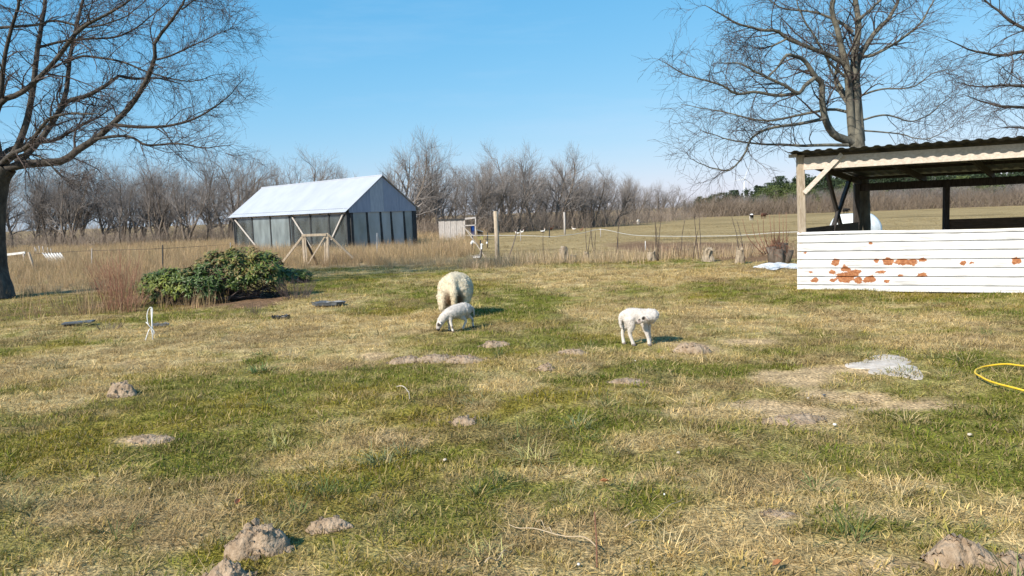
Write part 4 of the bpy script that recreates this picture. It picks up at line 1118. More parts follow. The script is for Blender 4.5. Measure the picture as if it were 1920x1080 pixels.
# sawn stumps in the dry grass strip
def stump(px, py, wpx, hpx, label, seed, notch=.3):
    rng = np.random.default_rng(seed); p = G(px, py); s = p.y / FPX; r = wpx * s / 2 * .8; h = hpx * s * .85
    V = []; n = 12; lev = [(-.1, 1.5), (.04, 1.3), (h * .4, 1.0), (h * .8, .95), (h, 1.02)]
    for k, (z, q) in enumerate(lev):
        for a in range(n):
            th = 2 * PI * a / n; rr = r * q * (1 + .12 * rng.normal())
            zz = z + (notch * h * (.5 + .5 * math.sin(th * 2 + seed)) * -1 if k == 4 else 0) + rng.normal() * .01
            V.append((p.x + rr * math.cos(th), p.y + rr * math.sin(th), zz))
    V.append((p.x, p.y, h * (1 - notch * .8)))
    F4 = [(k * n + a, k * n + (a + 1) % n, (k + 1) * n + (a + 1) % n, (k + 1) * n + a) for k in range(4) for a in range(n)]
    mb = MB(); mb.add(V, F4); mb.F3.append(np.array([(4 * n + a, 4 * n + (a + 1) % n, 5 * n) for a in range(n)]))
    return solo('tree_stump', mb, 'barkgrey', p, label, 'stump')
MT['barkgrey'] = pm('old_stump_wood', (.16, .125, .09), (.40, .33, .245), 9, .9, .8, 8, stretch=(2, 2, .6))
stump(1058, 489, 20, 33, 'grey hollow stump near the round fence post, ragged top', 1)
stump(1075, 488, 16, 11, 'small sawn block beside the ragged hollow stump', 2, .05)
stump(1327, 489, 22, 30, 'pale sawn stump between the earth heap and the shed', 3, .25)
stump(1387, 492, 16, 36, 'narrow stump with a dark hollow nearest the willow', 4, .3)
stump(1222, 489, 18, 24, 'broken stump under the three thin saplings', 5, .35)
stump(1100, 488, 12, 22, 'thin reddish broken stump by the bent saplings', 6, .4)

# ================================================================== hen coop
cD = 50.0
cb = xd(856, cD)
def C(px, py, dy=0): return Q(px, py, cD + dy)
hc = thing('hen_coop', (cb[0], cb[1], 0), 'weathered grey board hen coop with open run at its end', 'coop')
gz0 = 0.0
n_b = 13
for i in range(n_b):
    x0 = 822 + (870 - 822) * i / n_b; x1 = 822 + (870 - 822) * (i + .93) / n_b; xm = (x0 + x1) / 2
    top = C(xm, 413.5 - 1.2 * i / n_b); dy = .012 * ((i * 7) % 3)
    mb = MB(); mb.beam((top.x, cD - dy, .02), (top.x, cD - dy, top.z), (x1 - x0) * cD / FPX, .025, (0, 1, 0)); part('board', mb, 'greywood', hc)
tl = C(822, 413); tr_ = C(870, 412)
for sx in (tl.x + .02, tr_.x - .02):
    for j in range(6):
        mb = MB(); mb.beam((sx, cD + .08 + j * .22, .02), (sx, cD + .08 + j * .22, tl.z - .02), .025, .20, (0, 1, 0)); part('board', mb, 'greywood', hc)
mb = MB(); mb.beam((tl.x - .05, cD + .65, tl.z + .03), (tr_.x + .05, cD + .65, tr_.z + .03), 1.5, .05); part('roof', mb, 'ghwood', hc)
for (a, b2) in (((868, 411.5), (892, 408.5)), ((871, 423), (892, 422)), ((871, 413), (871, 444)), ((891.5, 409), (891.5, 444)), ((871, 441.5), (892, 441.5))):
    mb = MB(); mb.beam(C(*a, -.02), C(*b2, -.02), .07, .085, (0, 1, 0)); part('run_frame', mb, 'greywood', hc)
mb = MB(); mb.beam(C(872, 409.5, 1.2), C(892, 407.5, 1.2), .07, .08); part('run_frame', mb, 'greywood', hc)
mb = MB(); mb.beam(C(891, 409, -.02), C(891, 408, 1.2), .06, .07); part('run_frame', mb, 'greywood', hc)
mb = MB(); mb.beam(C(891.5, 409, 1.2), C(891.5, 443, 1.2), .07, .07, (0, 1, 0)); part('run_frame', mb, 'greywood', hc)
mb = MB(); mb.beam(C(866, 423, -.06), C(889, 444, -.06), .07, .05, (0, 1, 0)); part('brace', mb, 'greywood', hc)
bb = C(886.5, 437, .5); bt_ = C(886.5, 423.5, .5)
mb = MB(); h_ = bt_.z
mb.tube([(bb.x, bb.y, .25), (bb.x, bb.y, .30), (bb.x, bb.y, .4), (bb.x, bb.y, h_ - .1), (bb.x, bb.y, h_ - .02), (bb.x, bb.y, h_)], [.10, .12, .125, .125, .10, .07], 12)
solo('barrel', mb, 'blue', (bb.x, bb.y, 0), 'small blue barrel hanging in the open run of the coop', 'barrel', None, True)
p = C(900, 443, -.3)
mb = MB(); mb.hexa([(p.x - .17, p.y - .12, .0), (p.x + .17, p.y - .12, .0), (p.x + .17, p.y + .12, .0), (p.x - .17, p.y + .12, .0), (p.x - .20, p.y - .14, .20), (p.x + .2, p.y - .14, .2), (p.x + .2, p.y + .14, .2), (p.x - .2, p.y + .14, .2)])
mb.beam((p.x - .22, p.y - .16, .205), (p.x + .22, p.y - .16, .205), .03, .03); mb.beam((p.x - .22, p.y + .16, .205), (p.x + .22, p.y + .16, .205), .03, .03)
solo('feed_trough', mb, 'lime', (p.x, p.y, 0), 'lime green trough on the ground beside the coop', 'trough', bevel=.01)
p = C(899, 437, .6)
mb = MB(); mb.beam(C(894, 431, .6), C(906, 434.5, .6), .6, .03); part_o = thing('lean_to', (p.x, p.y, 0), 'small dark shelter with a slanting grey lid beside the coop', 'shelter')
part('lid', mb, 'galv', part_o)
mb = MB(); q = C(895, 433, .6); q2 = C(905, 435.5, .6)
mb.hexa([(q.x, q.y - .2, .0), (q2.x, q.y - .2, .0), (q2.x, q.y + .2, .0), (q.x, q.y + .2, .0), (q.x, q.y - .2, q.z), (q2.x, q.y - .2, q2.z), (q2.x, q.y + .2, q2.z), (q.x, q.y + .2, q.z)]); part('box', mb, 'darkwood', part_o)

# ================================================================== posts, wires, tape
def post(px, py, ytop, w, mat, name, label, grp=None, dx=0, round_=True, cat='post'):
    p = G(px, py); t = Q(px + dx, ytop, p.y)
    mb = MB()
    if round_: mb.tube([(p.x, p.y, -.1), (p.x + (t.x - p.x) * .5 + w * .05, p.y, t.z * .5), (t.x, p.y, t.z - .015), (t.x, p.y, t.z)], [w / 2 * 1.06, w / 2, w / 2 * .97, w / 2 * .85], 10)
    else: mb.beam((p.x, p.y, -.1), t, w, w, (0, 1, 0))
    return solo(name, mb, mat, (p.x, p.y, 0), label, cat, grp, round_)
post(933, 494, 396, .15, 'oldwood', 'fence_post', 'tall round wooden post standing before the field', dx=-4)
post(1059, 441, 398, .13, 'greywood', 'fence_post', 'slim pale post far back among the hens', dx=-1)
post(1126, 444, 428, .05, 'greywood', 'fence_post', 'thin post at the bend of the white tape')
post(901, 486, 450, .055, 'ghwood', 'fence_stake', 'black stake beside the goose')
post(886, 474, 442, .05, 'ghwood', 'fence_stake', 'black stake with a white rag tied to it')
post(914, 464, 436, .05, 'ghwood', 'fence_stake', 'black stake behind the round post with a white knob')
post(976, 452, 431, .05, 'greywood', 'fence_stake', 'grey stake among the white hens')
post(1030, 446, 426, .06, 'ghwood', 'fence_stake', 'dark stake beside the brown hen')
post(305, 512, 459, .045, 'ghwood', 'fence_stake', 'thin dark iron stake behind the dense bush')
post(66, 512, 473, .09, 'oldwood', 'fence_post', 'leaning old post in the rough grass beside the big trunk', dx=-12)
post(172, 505, 466, .035, 'greywood', 'fence_stake', 'thin pale stake right of the white corrugated sheet')
post(432, 482, 455, .04, 'galv', 'fence_stake', 'thin pale stake at the end of the greenhouse')
post(707, 486, 437, .035, 'galv', 'fence_stake', 'thin pale stake before the greenhouse gable')
post(1210, 470, 452, .03, 'white', 'fence_stake', 'short white stake in the field')
for i, (px, yt, dx) in enumerate(((64, 463, -3), (72, 461, -3), (80, 462, -4), (88, 464, -3), (95, 466, -4), (70, 466, -7))):
    post(px + 4, 486, yt, .05, 'greywood', 'picket', 'thin grey picket leaning in a ragged row behind the white corrugated sheet', 'pickets behind the corrugated sheet', dx)
# leaning stick and pole
def pole(name, a, b2, r, mat, label, cat):
    mb = MB(); m2 = (Vector(a) + Vector(b2)) / 2 + Vector((.01, 0, .01))
    mb.tube([a, m2, b2], [r, r * .95, r * .8], 7)
    return solo(name, mb, mat, Vector((a[0], a[1], 0)), label, cat, None, True)
p0 = G(953, 488); p1 = Q(972, 425, p0.y + .2); pole('leaning_stick', tuple(p0), tuple(p1), .022, 'htrunk', 'dark slanting stick right of the round post', 'stick')
p0 = G(916, 492); p1 = Q(872, 428, p0.y + 1.0); pole('leaning_pole', tuple(p0), tuple(p1), .028, 'oldwood', 'long grey pole propped slanting against the black stakes', 'pole')
# tape
tp = [(880, 441, 34), (901, 441.5, 34), (976, 441.5, 33.5), (1030, 443.5, 33.5), (1052, 442, 34), (1090, 437, 36), (1126, 430, 38), (1172, 438.5, 34), (1206, 442, 31), (1270, 443, 29), (1330, 442.6, 27.5), (1373, 442, 26.5), (1419, 439, 25.5), (1456, 436, 24.8), (1492, 435, 24.2), (1560, 431, 23)]
P, _ = resample([list(Q(*t)) for t in tp], 60)
mb = MB(); mb.tube(P, .0065, 4); solo('fence_tape', mb, 'white', (float(P[0][0]), float(P[0][1]), 0), 'white electric fence tape strung across the front of the field', 'fence tape')
w0 = [list(Q(66, 476, 33)), list(Q(172, 470, 33)), list(Q(305, 466, 33)), list(Q(432, 458, 44))]
P, _ = resample(w0, 20)
mb = MB(); mb.tube(P, .007, 4); solo('fence_wire', mb, 'ghwood', (float(P[0][0]), float(P[0][1]), 0), 'dark wire strung through the rough grass behind the dense bush', 'wire')
# white rail behind the big trunk
p0 = Q(8, 478, 36); p1 = Q(47, 473.5, 36)
rl = thing('white_rail', (p0.x, p0.y, 0), 'white painted rail on two legs beside the big trunk', 'rail')
mb = MB(); mb.beam(p0, p1, .05, .10); part('rail', mb, 'sheetwhite', rl)
for f in (.1, .92):
    q = p0.lerp(p1, f); mb = MB(); mb.beam((q.x, q.y, 0), (q.x, q.y, q.z), .06, .06, (0, 1, 0)); part('leg', mb, 'greywood', rl)
# white corrugated sheet leaning
sb = G(103, 500); s_y = sb.y
a0 = Q(96, 497, s_y); a1 = Q(128, 492, s_y + .1); c0 = Q(79, 475, s_y + .55); c1 = Q(114, 474.5, s_y + .6)
n = 64; tt = np.linspace(0, 1, n); V = []
nrm = np.array(list((a1 - a0).cross(c0 - a0).normalized()))
for f in np.linspace(0, 1, 3):
    e0 = np.array(list(a0.lerp(c0, f))); e1 = np.array(list(a1.lerp(c1, f)))
    V.append(e0[None] * (1 - tt[:, None]) + e1[None] * tt[:, None] + nrm[None] * (.045 * np.tanh(3 * np.sin(tt * 2 * PI * 6.5)))[:, None])
V = np.concatenate(V); id_ = np.arange(len(V)).reshape(3, n); F = np.stack([id_[:-1, :-1], id_[:-1, 1:], id_[1:, 1:], id_[1:, :-1]], -1).reshape(-1, 4)
mb = MB(); mb.add(V, F); o = solo('corrugated_sheet', mb, 'sheetwhite', (sb.x, sb.y, 0), 'white corrugated sheet lying tilted in the rough grass', 'sheet')
sm = o.modifiers.new('thick', 'SOLIDIFY'); sm.thickness = .006
# white stake with rope loop
sp_ = G(287, 641); sD = sp_.y
st_ = thing('white_stake', (sp_.x, sp_.y, 0), 'white plastic stake with a looped cord tied round it, in the grass', 'stake')
mb = MB(); mb.tube([Q(287, 646, sD), Q(285.5, 615, sD), Q(284, 582, sD), Q(283.5, 578, sD)], [.010, .0105, .0105, .007], 8); part('rod', mb, 'white', st_, True)
P, _ = resample([list(Q(*q)) for q in ((286, 616, sD - .02), (279, 610, sD - .03), (276, 598, sD - .02), (276, 588, sD), (279, 579, sD), (283, 576, sD - .02), (286, 580, sD - .02), (285, 600, sD - .025))], 26)
mb = MB(); mb.tube(P, .0052, 6); part('cord', mb, 'white', st_, True)
P, _ = resample([list(Q(*q)) for q in ((274, 604, sD - .02), (281, 612, sD - .025), (289, 622, sD - .025), (287, 628, sD - .02), (281, 616, sD - .02), (272, 640, sD - .05))], 20)
mb = MB(); mb.tube(P, .006, 6); part('cord', mb, 'white', st_, True)

# ================================================================== things lying about
# black pond tray
def tray(px, py, wpx, label, mat, seed, rag=.0, name='plastic_tray', cat='tray', h=.045, dep=.5):
    rng = np.random.default_rng(seed); p = GT(px, py); r = wpx * p.y / FPX / 2
    n = 20; rings = [(1.0, .0), (1.06, h), (1.12, h + .012), (1.0, h + .006), (.90, .03), (.2, .025)]
    V = []
    jit = 1 + rag * rng.normal(size=n)
    for (q, z) in rings:
        for a in range(n):
            th = 2 * PI * a / n; sq = 1 / max(abs(math.cos(th)), abs(math.sin(th))) ** .5
            V.append((p.x + r * q * math.cos(th) * sq * jit[a], p.y + r * dep * q * math.sin(th) * sq * jit[(a + 3) % n], p.z + z * (1 + rag * 3 * rng.normal()) + .02))
    F = [(k * n + a, k * n + (a + 1) % n, (k + 1) * n + (a + 1) % n, (k + 1) * n + a) for k in range(len(rings) - 1) for a in range(n)]
    mb = MB(); mb.add(V, F); mb.FN.append(np.array([[(len(rings) - 1) * n + a for a in range(n)]]))
    return solo(name, mb, mat, p, label, cat)
tray(616, 572, 54, 'broken dark plastic tray lying right of the dense bush', 'slate', 3, .06, h=.05)
tray(527, 600, 26, 'small dark scrap of plastic sunk in straw before the dense bush', 'black', 4, .15, name='plastic_scrap', cat='scrap', h=.025)
tray(303, 614, 30, 'thin grey plastic scrap beside the white stake', 'slate', 8, .1, name='plastic_scrap', cat='scrap', h=.02)
p = GT(145, 614); s = p.y / FPX
pk = thing('dark_plank', p, 'dark grey plank lying flat in the grass near the dense bush', 'plank')
mb = MB(); mb.beam((p.x - 26 * s, p.y, p.z + .05), (p.x + 26 * s, p.y + .1, p.z + .065), .18, .03); part('board', mb, 'slate', pk, bevel=.004)
mb = MB(); mb.beam((p.x - 20 * s, p.y - .05, p.z - .02), (p.x - 20 * s, p.y + .12, p.z + .035), .09, .05); part('batten', mb, 'darkwood', pk)
# yellow hose
hp = [(1990, 703), (1920, 702), (1882, 700.5), (1850, 701.5), (1833, 706), (1828, 713), (1838, 721), (1868, 732), (1920, 746), (1985, 760), (2060, 762)]
P, _ = resample([[*G(*q)[:2], 0] for q in hp], 60); P[:, 2] = tz(P[:, 0], P[:, 1]) + .05
mb = MB(); mb.tube(P, .0085, 8); solo('garden_hose', mb, 'hose', (float(P[30][0]), float(P[30][1]), 0), 'yellow garden hose looping on the lawn', 'hose', None, True)
# white plastic sheet on the ground by the willow
def lump(name, pts_out, hfun, mat, label, cat, seed, base=None, rough=.0, cell=26, group=None):
    """a low heap with an irregular outline"""
    rng = np.random.default_rng(seed)
    c = np.array(pts_out); c0 = c.mean(0); n = 72
    ang = np.arctan2(c[:, 1] - c0[1], c[:, 0] - c0[0]); o = np.argsort(ang); c = c[o]; ang = ang[o]
    rad = np.linalg.norm(c - c0, axis=1); th = np.linspace(-PI, PI, n, endpoint=False)
    R = np.interp(th, np.concatenate([ang - 2 * PI, ang, ang + 2 * PI]), np.tile(rad, 3))
    ph = rng.uniform(0, 6.3, 5); R = R * (1 + sum(.10 / (j + 1) ** .7 * np.sin((j + 2) * th + ph[j]) for j in range(5)))
    K = 32; V = []
    for k in range(K + 1):
        q = (k / K)
        x = c0[0] + np.cos(th) * R * q; y = c0[1] + np.sin(th) * R * q
        z = tz(x, y) + hfun(q, x, y) 
        V.append(np.stack([x, y, z], 1))
    V = np.concatenate(V)
    F = [(k * n + a, k * n + (a + 1) % n, (k + 1) * n + (a + 1) % n, (k + 1) * n + a) for k in range(K) for a in range(n)]
    mb = MB(); mb.add(V, np.array(F)[:, ::-1])
    return solo(name, mb, mat, (float(c0[0]), float(c0[1]), 0), label, cat, group, True)
def mound(px, py, wpx, hpx, label, seed, mat='dirt', dy=None, group=None, asp=.6, name='molehill', cat='molehill', clod=1.0):
    p = G(px, py); s = p.y / FPX; w = wpx * s / 2; h = hpx * s; d = w * asp if dy is None else dy
    c = [(p.x + w * math.cos(a), p.y + d + d * math.sin(a)) for a in np.linspace(0, 2 * PI, 14, endpoint=False)]
    def hf(q, x, y):
        n = (fbm(x * 6 + seed, y * 6, seed, 4) - .5) * 1.1 + (fbm(x * 22, y * 22, seed + 3, 3) - .5) * .55 * clod
        prof = (1 - q ** 2.6)
        lum = fbm(x * 3.2 / max(w, .15) * .5, y * 3.2 / max(w, .15) * .5, seed + 17, 3)
        return prof * h * (.52 + .62 * lum + .28 * n) + (fbm(x * 24, y * 24, seed + 9, 4, .65) - .5) * min(.075, .02 + h * .3) * clod * (1 - q) ** .3 - .02 * (q > .97)
    o = lump(name, c, hf, mat, label, cat, seed, group=group)
    rng = np.random.default_rng(seed + 500); nc = int(np.clip(190 * w * d / .12, 40, 280))
    a = rng.uniform(0, 2 * PI, nc); q = np.sqrt(rng.random(nc)) * 1.12
    x = p.x + np.cos(a) * q * w; y = p.y + d + np.sin(a) * q * d; z = tz(x, y) + np.where(q < 1, hf(np.minimum(q, .96), x, y), .004)
    r = rng.uniform(.25, 1.0, nc) ** 1.6 * min(.030, .010 + h * .16) * clod
    u = np.array([(1, 1, 1), (-1, -1, 1), (-1, 1, -1), (1, -1, -1), (1.2, 0, .2), (-1.1, .2, 0), (0, 1.2, -.2), (.1, -1.1, .1), (0, 0, 1.3)]) * .7
    hull = np.array([(8, 4, 0), (8, 0, 6), (8, 6, 5), (8, 5, 1), (8, 1, 7), (8, 7, 4), (4, 3, 0), (0, 3, 6), (6, 2, 5), (5, 2, 1), (1, 3, 7), (7, 3, 4)])
    V = np.stack([x, y, z], 1)[:, None, :] + u[None] * r[:, None, None] * rng.uniform(.6, 1.3, (nc, 9, 1))
    F = (np.arange(nc)[:, None, None] * 9 + hull[None]).reshape(-1, 3)
    cl = link('clods', mk('clods', V.reshape(-1, 3) - np.array(o.location), [F], mat), o); cl['kind'] = 'stuff'
    return o
mound(470, 1036, 128, 66, 'largest crumbly molehill in the near grass, topped with clods', 11)
mound(612, 990, 84, 28, 'pale molehill beside the largest one, hollow in its side', 12, asp=.45)
mound(415, 1088, 100, 42, 'molehill at the very bottom edge below the largest one', 13)
mound(754, 681, 70, 11, 'grey molehill at the end of a run of three, farthest from the lambs', 14)
mound(812, 681, 84, 9, 'grey molehill in the middle of the run of three', 15)
mound(868, 683, 80, 13, 'grey molehill at the end of the run nearest the lambs', 16)
mound(928, 654, 62, 12, 'small grey molehill just behind the run of three', 17)
mound(1076, 670, 60, 10, 'low molehill between the two lambs, nearer the camera', 18)
mound(1303, 662, 70, 20, 'pinkish brown molehill beside the looking-back lamb', 19)
mound(220, 748, 52, 26, 'small dark molehill in the tan grass on its own', 20, asp=.8)
mound(870, 802, 60, 14, 'small molehill in the middle of the near lawn', 21)
mound(1022, 702, 40, 12, 'tiny molehill with grass growing over it', 22)
mound(1178, 720, 80, 8, 'flat worn molehill below the looking-back lamb', 23, asp=.4)
mound(1825, 1064, 150, 46, 'wide pinkish molehill at the bottom corner', 24, asp=.5)
mound(1930, 1075, 120, 40, 'molehill cut by the corner of the frame', 25)
mound(272, 832, 96, 9, 'flat grey patch of earth in the green lawn', 26, asp=.5, name='earth_patch', cat='earth patch')
mound(1465, 972, 74, 8, 'small bare earth patch among dead grass', 27, asp=.5, name='earth_patch', cat='earth patch')
mound(1500, 790, 150, 12, 'sandy heap scattered with small stones on the bare track', 28, asp=.4, name='sand_heap', cat='sand heap')
# pale sand spill
so_ = [G(*q) for q in ((1575, 682), (1620, 680), (1660, 672), (1690, 673), (1692, 690), (1738, 709), (1722, 716), (1690, 708), (1655, 703), (1630, 692), (1590, 690))]
lump('sand_patch', [(q.x, q.y) for q in so_], lambda q, x, y: (1 - q ** 2) * .006 + (fbm(x * 7, y * 7, 5, 4) - .5) * .022 * (1 - q) ** .4 + .004 - .03 * (q > .97), 'sand', 'whitish patch of spilled sand on the grass', 'sand', 51)
wp = [G(*q) for q in ((1420, 503), (1440, 497), (1462, 494), (1488, 499), (1489, 506), (1466, 507), (1450, 510), (1436, 506))]
lump('plastic_sheet', [(q.x, q.y) for q in wp], lambda q, x, y: (1 - q ** 2) * .10 + (fbm(x * 3, y * 3, 6, 3) - .5) * .14 * (1 - q * .7) + .02, 'tarp', 'crumpled white plastic sheet lying by the willow stump', 'sheet', 52)
# brown heap of earth in the field and clods of turned soil
hp_ = G(1262, 478); 
mound(1258, 482, 78, 24, 'brown heap of earth behind the dry stalks', 31, 'soil_m', asp=.6, name='earth_heap', cat='heap')
mound(1345, 478, 90, 14, 'low reddish ridge of turned soil by the sawn stump', 32, 'soil_m', asp=.5, name='earth_heap', cat='heap')
# white wrapped bale behind the shed
bp_ = xd(1603, 26.0)
mb = MB(); n = 28
ca, sa_ = math.cos(.35), math.sin(.35)
prof = [(-.62, .05), (-.62, .50), (-.58, .60), (-.45, .635), (0, .64), (.45, .635), (.58, .60), (.62, .50), (.62, .05)]
V = [(bp_[0] + ca * x - sa_ * r * math.cos(2 * PI * a / n), bp_[1] + sa_ * x + ca * r * math.cos(2 * PI * a / n), .60 + r * math.sin(2 * PI * a / n) + .012 * math.sin(a * 5 + x * 9)) for (x, r) in prof for a in range(n)]
F = [(k * n + a, k * n + (a + 1) % n, (k + 1) * n + (a + 1) % n, (k + 1) * n + a) for k in range(len(prof) - 1) for a in range(n)]
mb.add(V, F); mb.FN.append(np.array([list(range(n))[::-1]])); mb.FN.append(np.array([[(len(prof) - 1) * n + a for a in range(n)]]))
solo('wrapped_bale', mb, 'bale', (bp_[0], bp_[1], 0), 'round bale in white wrap standing in the field behind the shed', 'bale', None, True)

# ================================================================== animals
def ico_sphere(c, r, rot=None, n=14):
    th = np.linspace(0, PI, n); V = []
    for t in th:
        for a in np.linspace(0, 2 * PI, n * 2, endpoint=False):
            V.append((math.sin(t) * math.cos(a), math.sin(t) * math.sin(a), math.cos(t)))
    V = np.array(V) * np.array(r)
    if rot is not None: V = V @ np.array(Euler(rot).to_matrix()).T
    V = V + np.array(c); m_ = n * 2
    F = [(k * m_ + a, (k + 1) * m_ + a, (k + 1) * m_ + (a + 1) % m_, k * m_ + (a + 1) % m_) for k in range(n - 1) for a in range(m_)]
    return V, F
def organic(shapes, voxel, smooth=4, fac=.5):
    """closed shapes fused into one continuous skin"""
    mb = MB()
    for s in shapes:
        if s[0] == 'e': mb.add(*ico_sphere(*s[1:]))
        else:
            P, _ = resample(s[1], 14) if len(s[1]) > 2 else (np.linspace(s[1][0], s[1][1], 8), 0)
            k = len(P); R = np.interp(np.linspace(0, 1, k), np.linspace(0, 1, len(s[2])), s[2])
            # rounded ends
            t0 = P[0] - P[1]; t0 /= np.linalg.norm(t0); t1 = P[-1] - P[-2]; t1 /= np.linalg.norm(t1)
            P = np.vstack([P[0] + t0 * R[0] * .7, P[0] + t0 * R[0] * .5, P, P[-1] + t1 * R[-1] * .5, P[-1] + t1 * R[-1] * .7])
            R = np.concatenate([[R[0] * .3, R[0] * .8], R, [R[-1] * .8, R[-1] * .3]])
            mb.tube(P, R, 14)
    me = mb.build('tmp', None)
    o = bpy.data.objects.new('tmp', me); COL.objects.link(o)
    r = o.modifiers.new('r', 'REMESH'); r.mode = 'VOXEL'; r.voxel_size = voxel
    s = o.modifiers.new('s', 'SMOOTH'); s.factor = fac; s.iterations = smooth
    ev = o.evaluated_get(bpy.context.evaluated_depsgraph_get())
    m2 = bpy.data.meshes.new_from_object(ev)
    n = len(m2.vertices); V = np.zeros(n * 3, np.float32); m2.vertices.foreach_get('co', V)
    N = np.zeros(n * 3, np.float32); m2.vertices.foreach_get('normal', N)
    nl = len(m2.loops); li = np.zeros(nl, np.int32); m2.loops.foreach_get('vertex_index', li)
    F = li.reshape(-1, 4) if nl == 4 * len(m2.polygons) else None
    polys = None if F is not None else [list(p.vertices) for p in m2.polygons]
    bpy.data.objects.remove(o); bpy.data.meshes.remove(m2); bpy.data.meshes.remove(me)
    return V.reshape(-1, 3).astype(float), N.reshape(-1, 3).astype(float), F if F is not None else polys
def faces_of(F):
    if isinstance(F, np.ndarray): return [F]
    a = [f for f in F if len(f) == 4]; b2 = [f for f in F if len(f) == 3]
    return [np.array(q) for q in (a, b2) if q]
def n3(V, sc, seed):
    return (vnoise(V[:, 0] * sc + V[:, 2] * sc * .7, V[:, 1] * sc - V[:, 2] * sc * .6, seed) + vnoise(V[:, 0] * sc * 1.3 + 9, V[:, 2] * sc * 1.3 + V[:, 1] * sc * .4, seed + 1)) / 2 - .5
def near(V, p, r0_, r1_):
    return (1 - sstep(r0_, r1_, np.linalg.norm(V - np.array(p), axis=1)))[:, None]
def fuzz(V, N, cols, n, ln, w, seed, droop=.5, mask=None):
    """short locks of wool standing out of the skin"""
    rng = np.random.default_rng(seed)
    idx = np.arange(len(V)) if mask is None else np.nonzero(mask)[0]
    i = rng.choice(idx, n); p = V[i]; d = N[i] + rng.normal(size=(n, 3)) * .5 + np.array([0, 0, -droop]); d /= np.linalg.norm(d, axis=1, keepdims=True)
    s = np.cross(d, rng.normal(size=(n, 3))); s /= np.linalg.norm(s, axis=1, keepdims=True)
    L_ = ln * rng.uniform(.5, 1.2, (n, 1))
    W_ = np.stack([p - s * w - N[i] * .004, p + s * w - N[i] * .004, p + d * L_], 1).reshape(-1, 3)
    C_ = np.repeat(cols[i] * rng.uniform(.85, 1.12, (n, 1)), 3, axis=0)
    return W_, np.arange(3 * n).reshape(n, 3), C_

# ---- the ewe: seen from behind, grazing away from the camera
ep = G(853, 602); ez = TZ(ep.x, ep.y)
ewe = thing('ewe', (ep.x, ep.y + .1, ez), 'woolly cream ewe seen from behind with her head down grazing', 'sheep')
shapes = [('e', (0, .12, .44), (.275, .25, .295)), ('e', (0, .42, .45), (.285, .40, .275)), ('e', (0, .72, .43), (.25, .28, .26)), ('e', (-.02, .05, .62), (.15, .17, .11)),
          ('t', [(0, .85, .46), (0, 1.02, .34), (-.02, 1.10, .20)], [.14, .11, .085]),
          ('t', [(-.02, 1.08, .22), (-.02, 1.13, .10), (-.02, 1.12, .03)], [.075, .062, .04]),
          ('t', [(-.02, -.08, .60), (0, -.175, .45), (.005, -.165, .22)], [.06, .062, .035]),
          ('t', [(-.17, .06, .36), (-.175, -.02, .22), (-.17, .04, .12)], [.12, .085, .05]), ('t', [(.15, .08, .36), (.16, .0, .22), (.15, .05, .12)], [.115, .08, .045]),
          ('t', [(-.17, .04, .14), (-.17, .045, .05), (-.17, .03, .015)], [.042, .03, .034]), ('t', [(.15, .05, .14), (.15, .055, .05), (.15, .04, .015)], [.04, .03, .034]),
          ('t', [(-.14, .75, .30), (-.15, .74, .15), (-.14, .73, .015)], [.08, .035, .034]), ('t', [(.14, .70, .30), (.15, .70, .15), (.14, .69, .015)], [.08, .035, .034]),
          ('t', [(-.06, 1.07, .22), (-.14, 1.05, .21)], [.022, .018]), ('t', [(.02, 1.07, .22), (.10, 1.05, .21)], [.022, .018])]
V, N, F = organic(shapes, .016, 3)
wool = sstep(.10, .2, V[:, 2]) * (1 - sstep(.98, 1.05, V[:, 1]))
V = V + N * (wool * (.022 * n3(V, 9, 1) + .020 * n3(V, 26, 4) + .010 * n3(V, 58, 6)))[:, None]
col = np.tile(np.array([.68, .595, .445]), (len(V), 1))
col = col * (1 + .20 * n3(V, 9, 8))[:, None]
low = (1 - sstep(.18, .42, V[:, 2]))[:, None]; col = col * (1 - low * .12) + low * np.array([.03, .012, -.02]) * .6
back = (V[:, 1] < .10)
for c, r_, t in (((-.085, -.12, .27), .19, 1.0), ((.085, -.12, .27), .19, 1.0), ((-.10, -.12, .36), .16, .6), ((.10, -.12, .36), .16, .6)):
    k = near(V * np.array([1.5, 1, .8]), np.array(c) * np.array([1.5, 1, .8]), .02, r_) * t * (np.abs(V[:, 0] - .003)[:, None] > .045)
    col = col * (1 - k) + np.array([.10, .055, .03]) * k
tl_ = near(V * np.array([1, 1, .3]), (0, -.18, .11), .03, .075); col = col * (1 - tl_ * .5) + np.array([.66, .52, .32]) * tl_ * .5
hd = sstep(1.02, 1.08, V[:, 1])[:, None]; col = col * (1 - hd) + np.array([.55, .50, .44]) * hd
body = link('body', mk('body', V, faces_of(F), 'fleece', True, np.clip(col, .02, .9)), ewe)
W_, FF, C_ = fuzz(V, N, col, 7000, .020, .006, 3, .8, wool > .5)
link('wool', mk('wool', W_, [FF], 'fleece', False, np.clip(C_, .02, .9)), body)['kind'] = 'stuff'
for x in (-.17, .15):
    mb = MB(); mb.tube([(x, .02, .03), (x, .005, .0)], [.035, .04], 8); link('hoof', mb.build('hoof', 'hoof'), ewe)

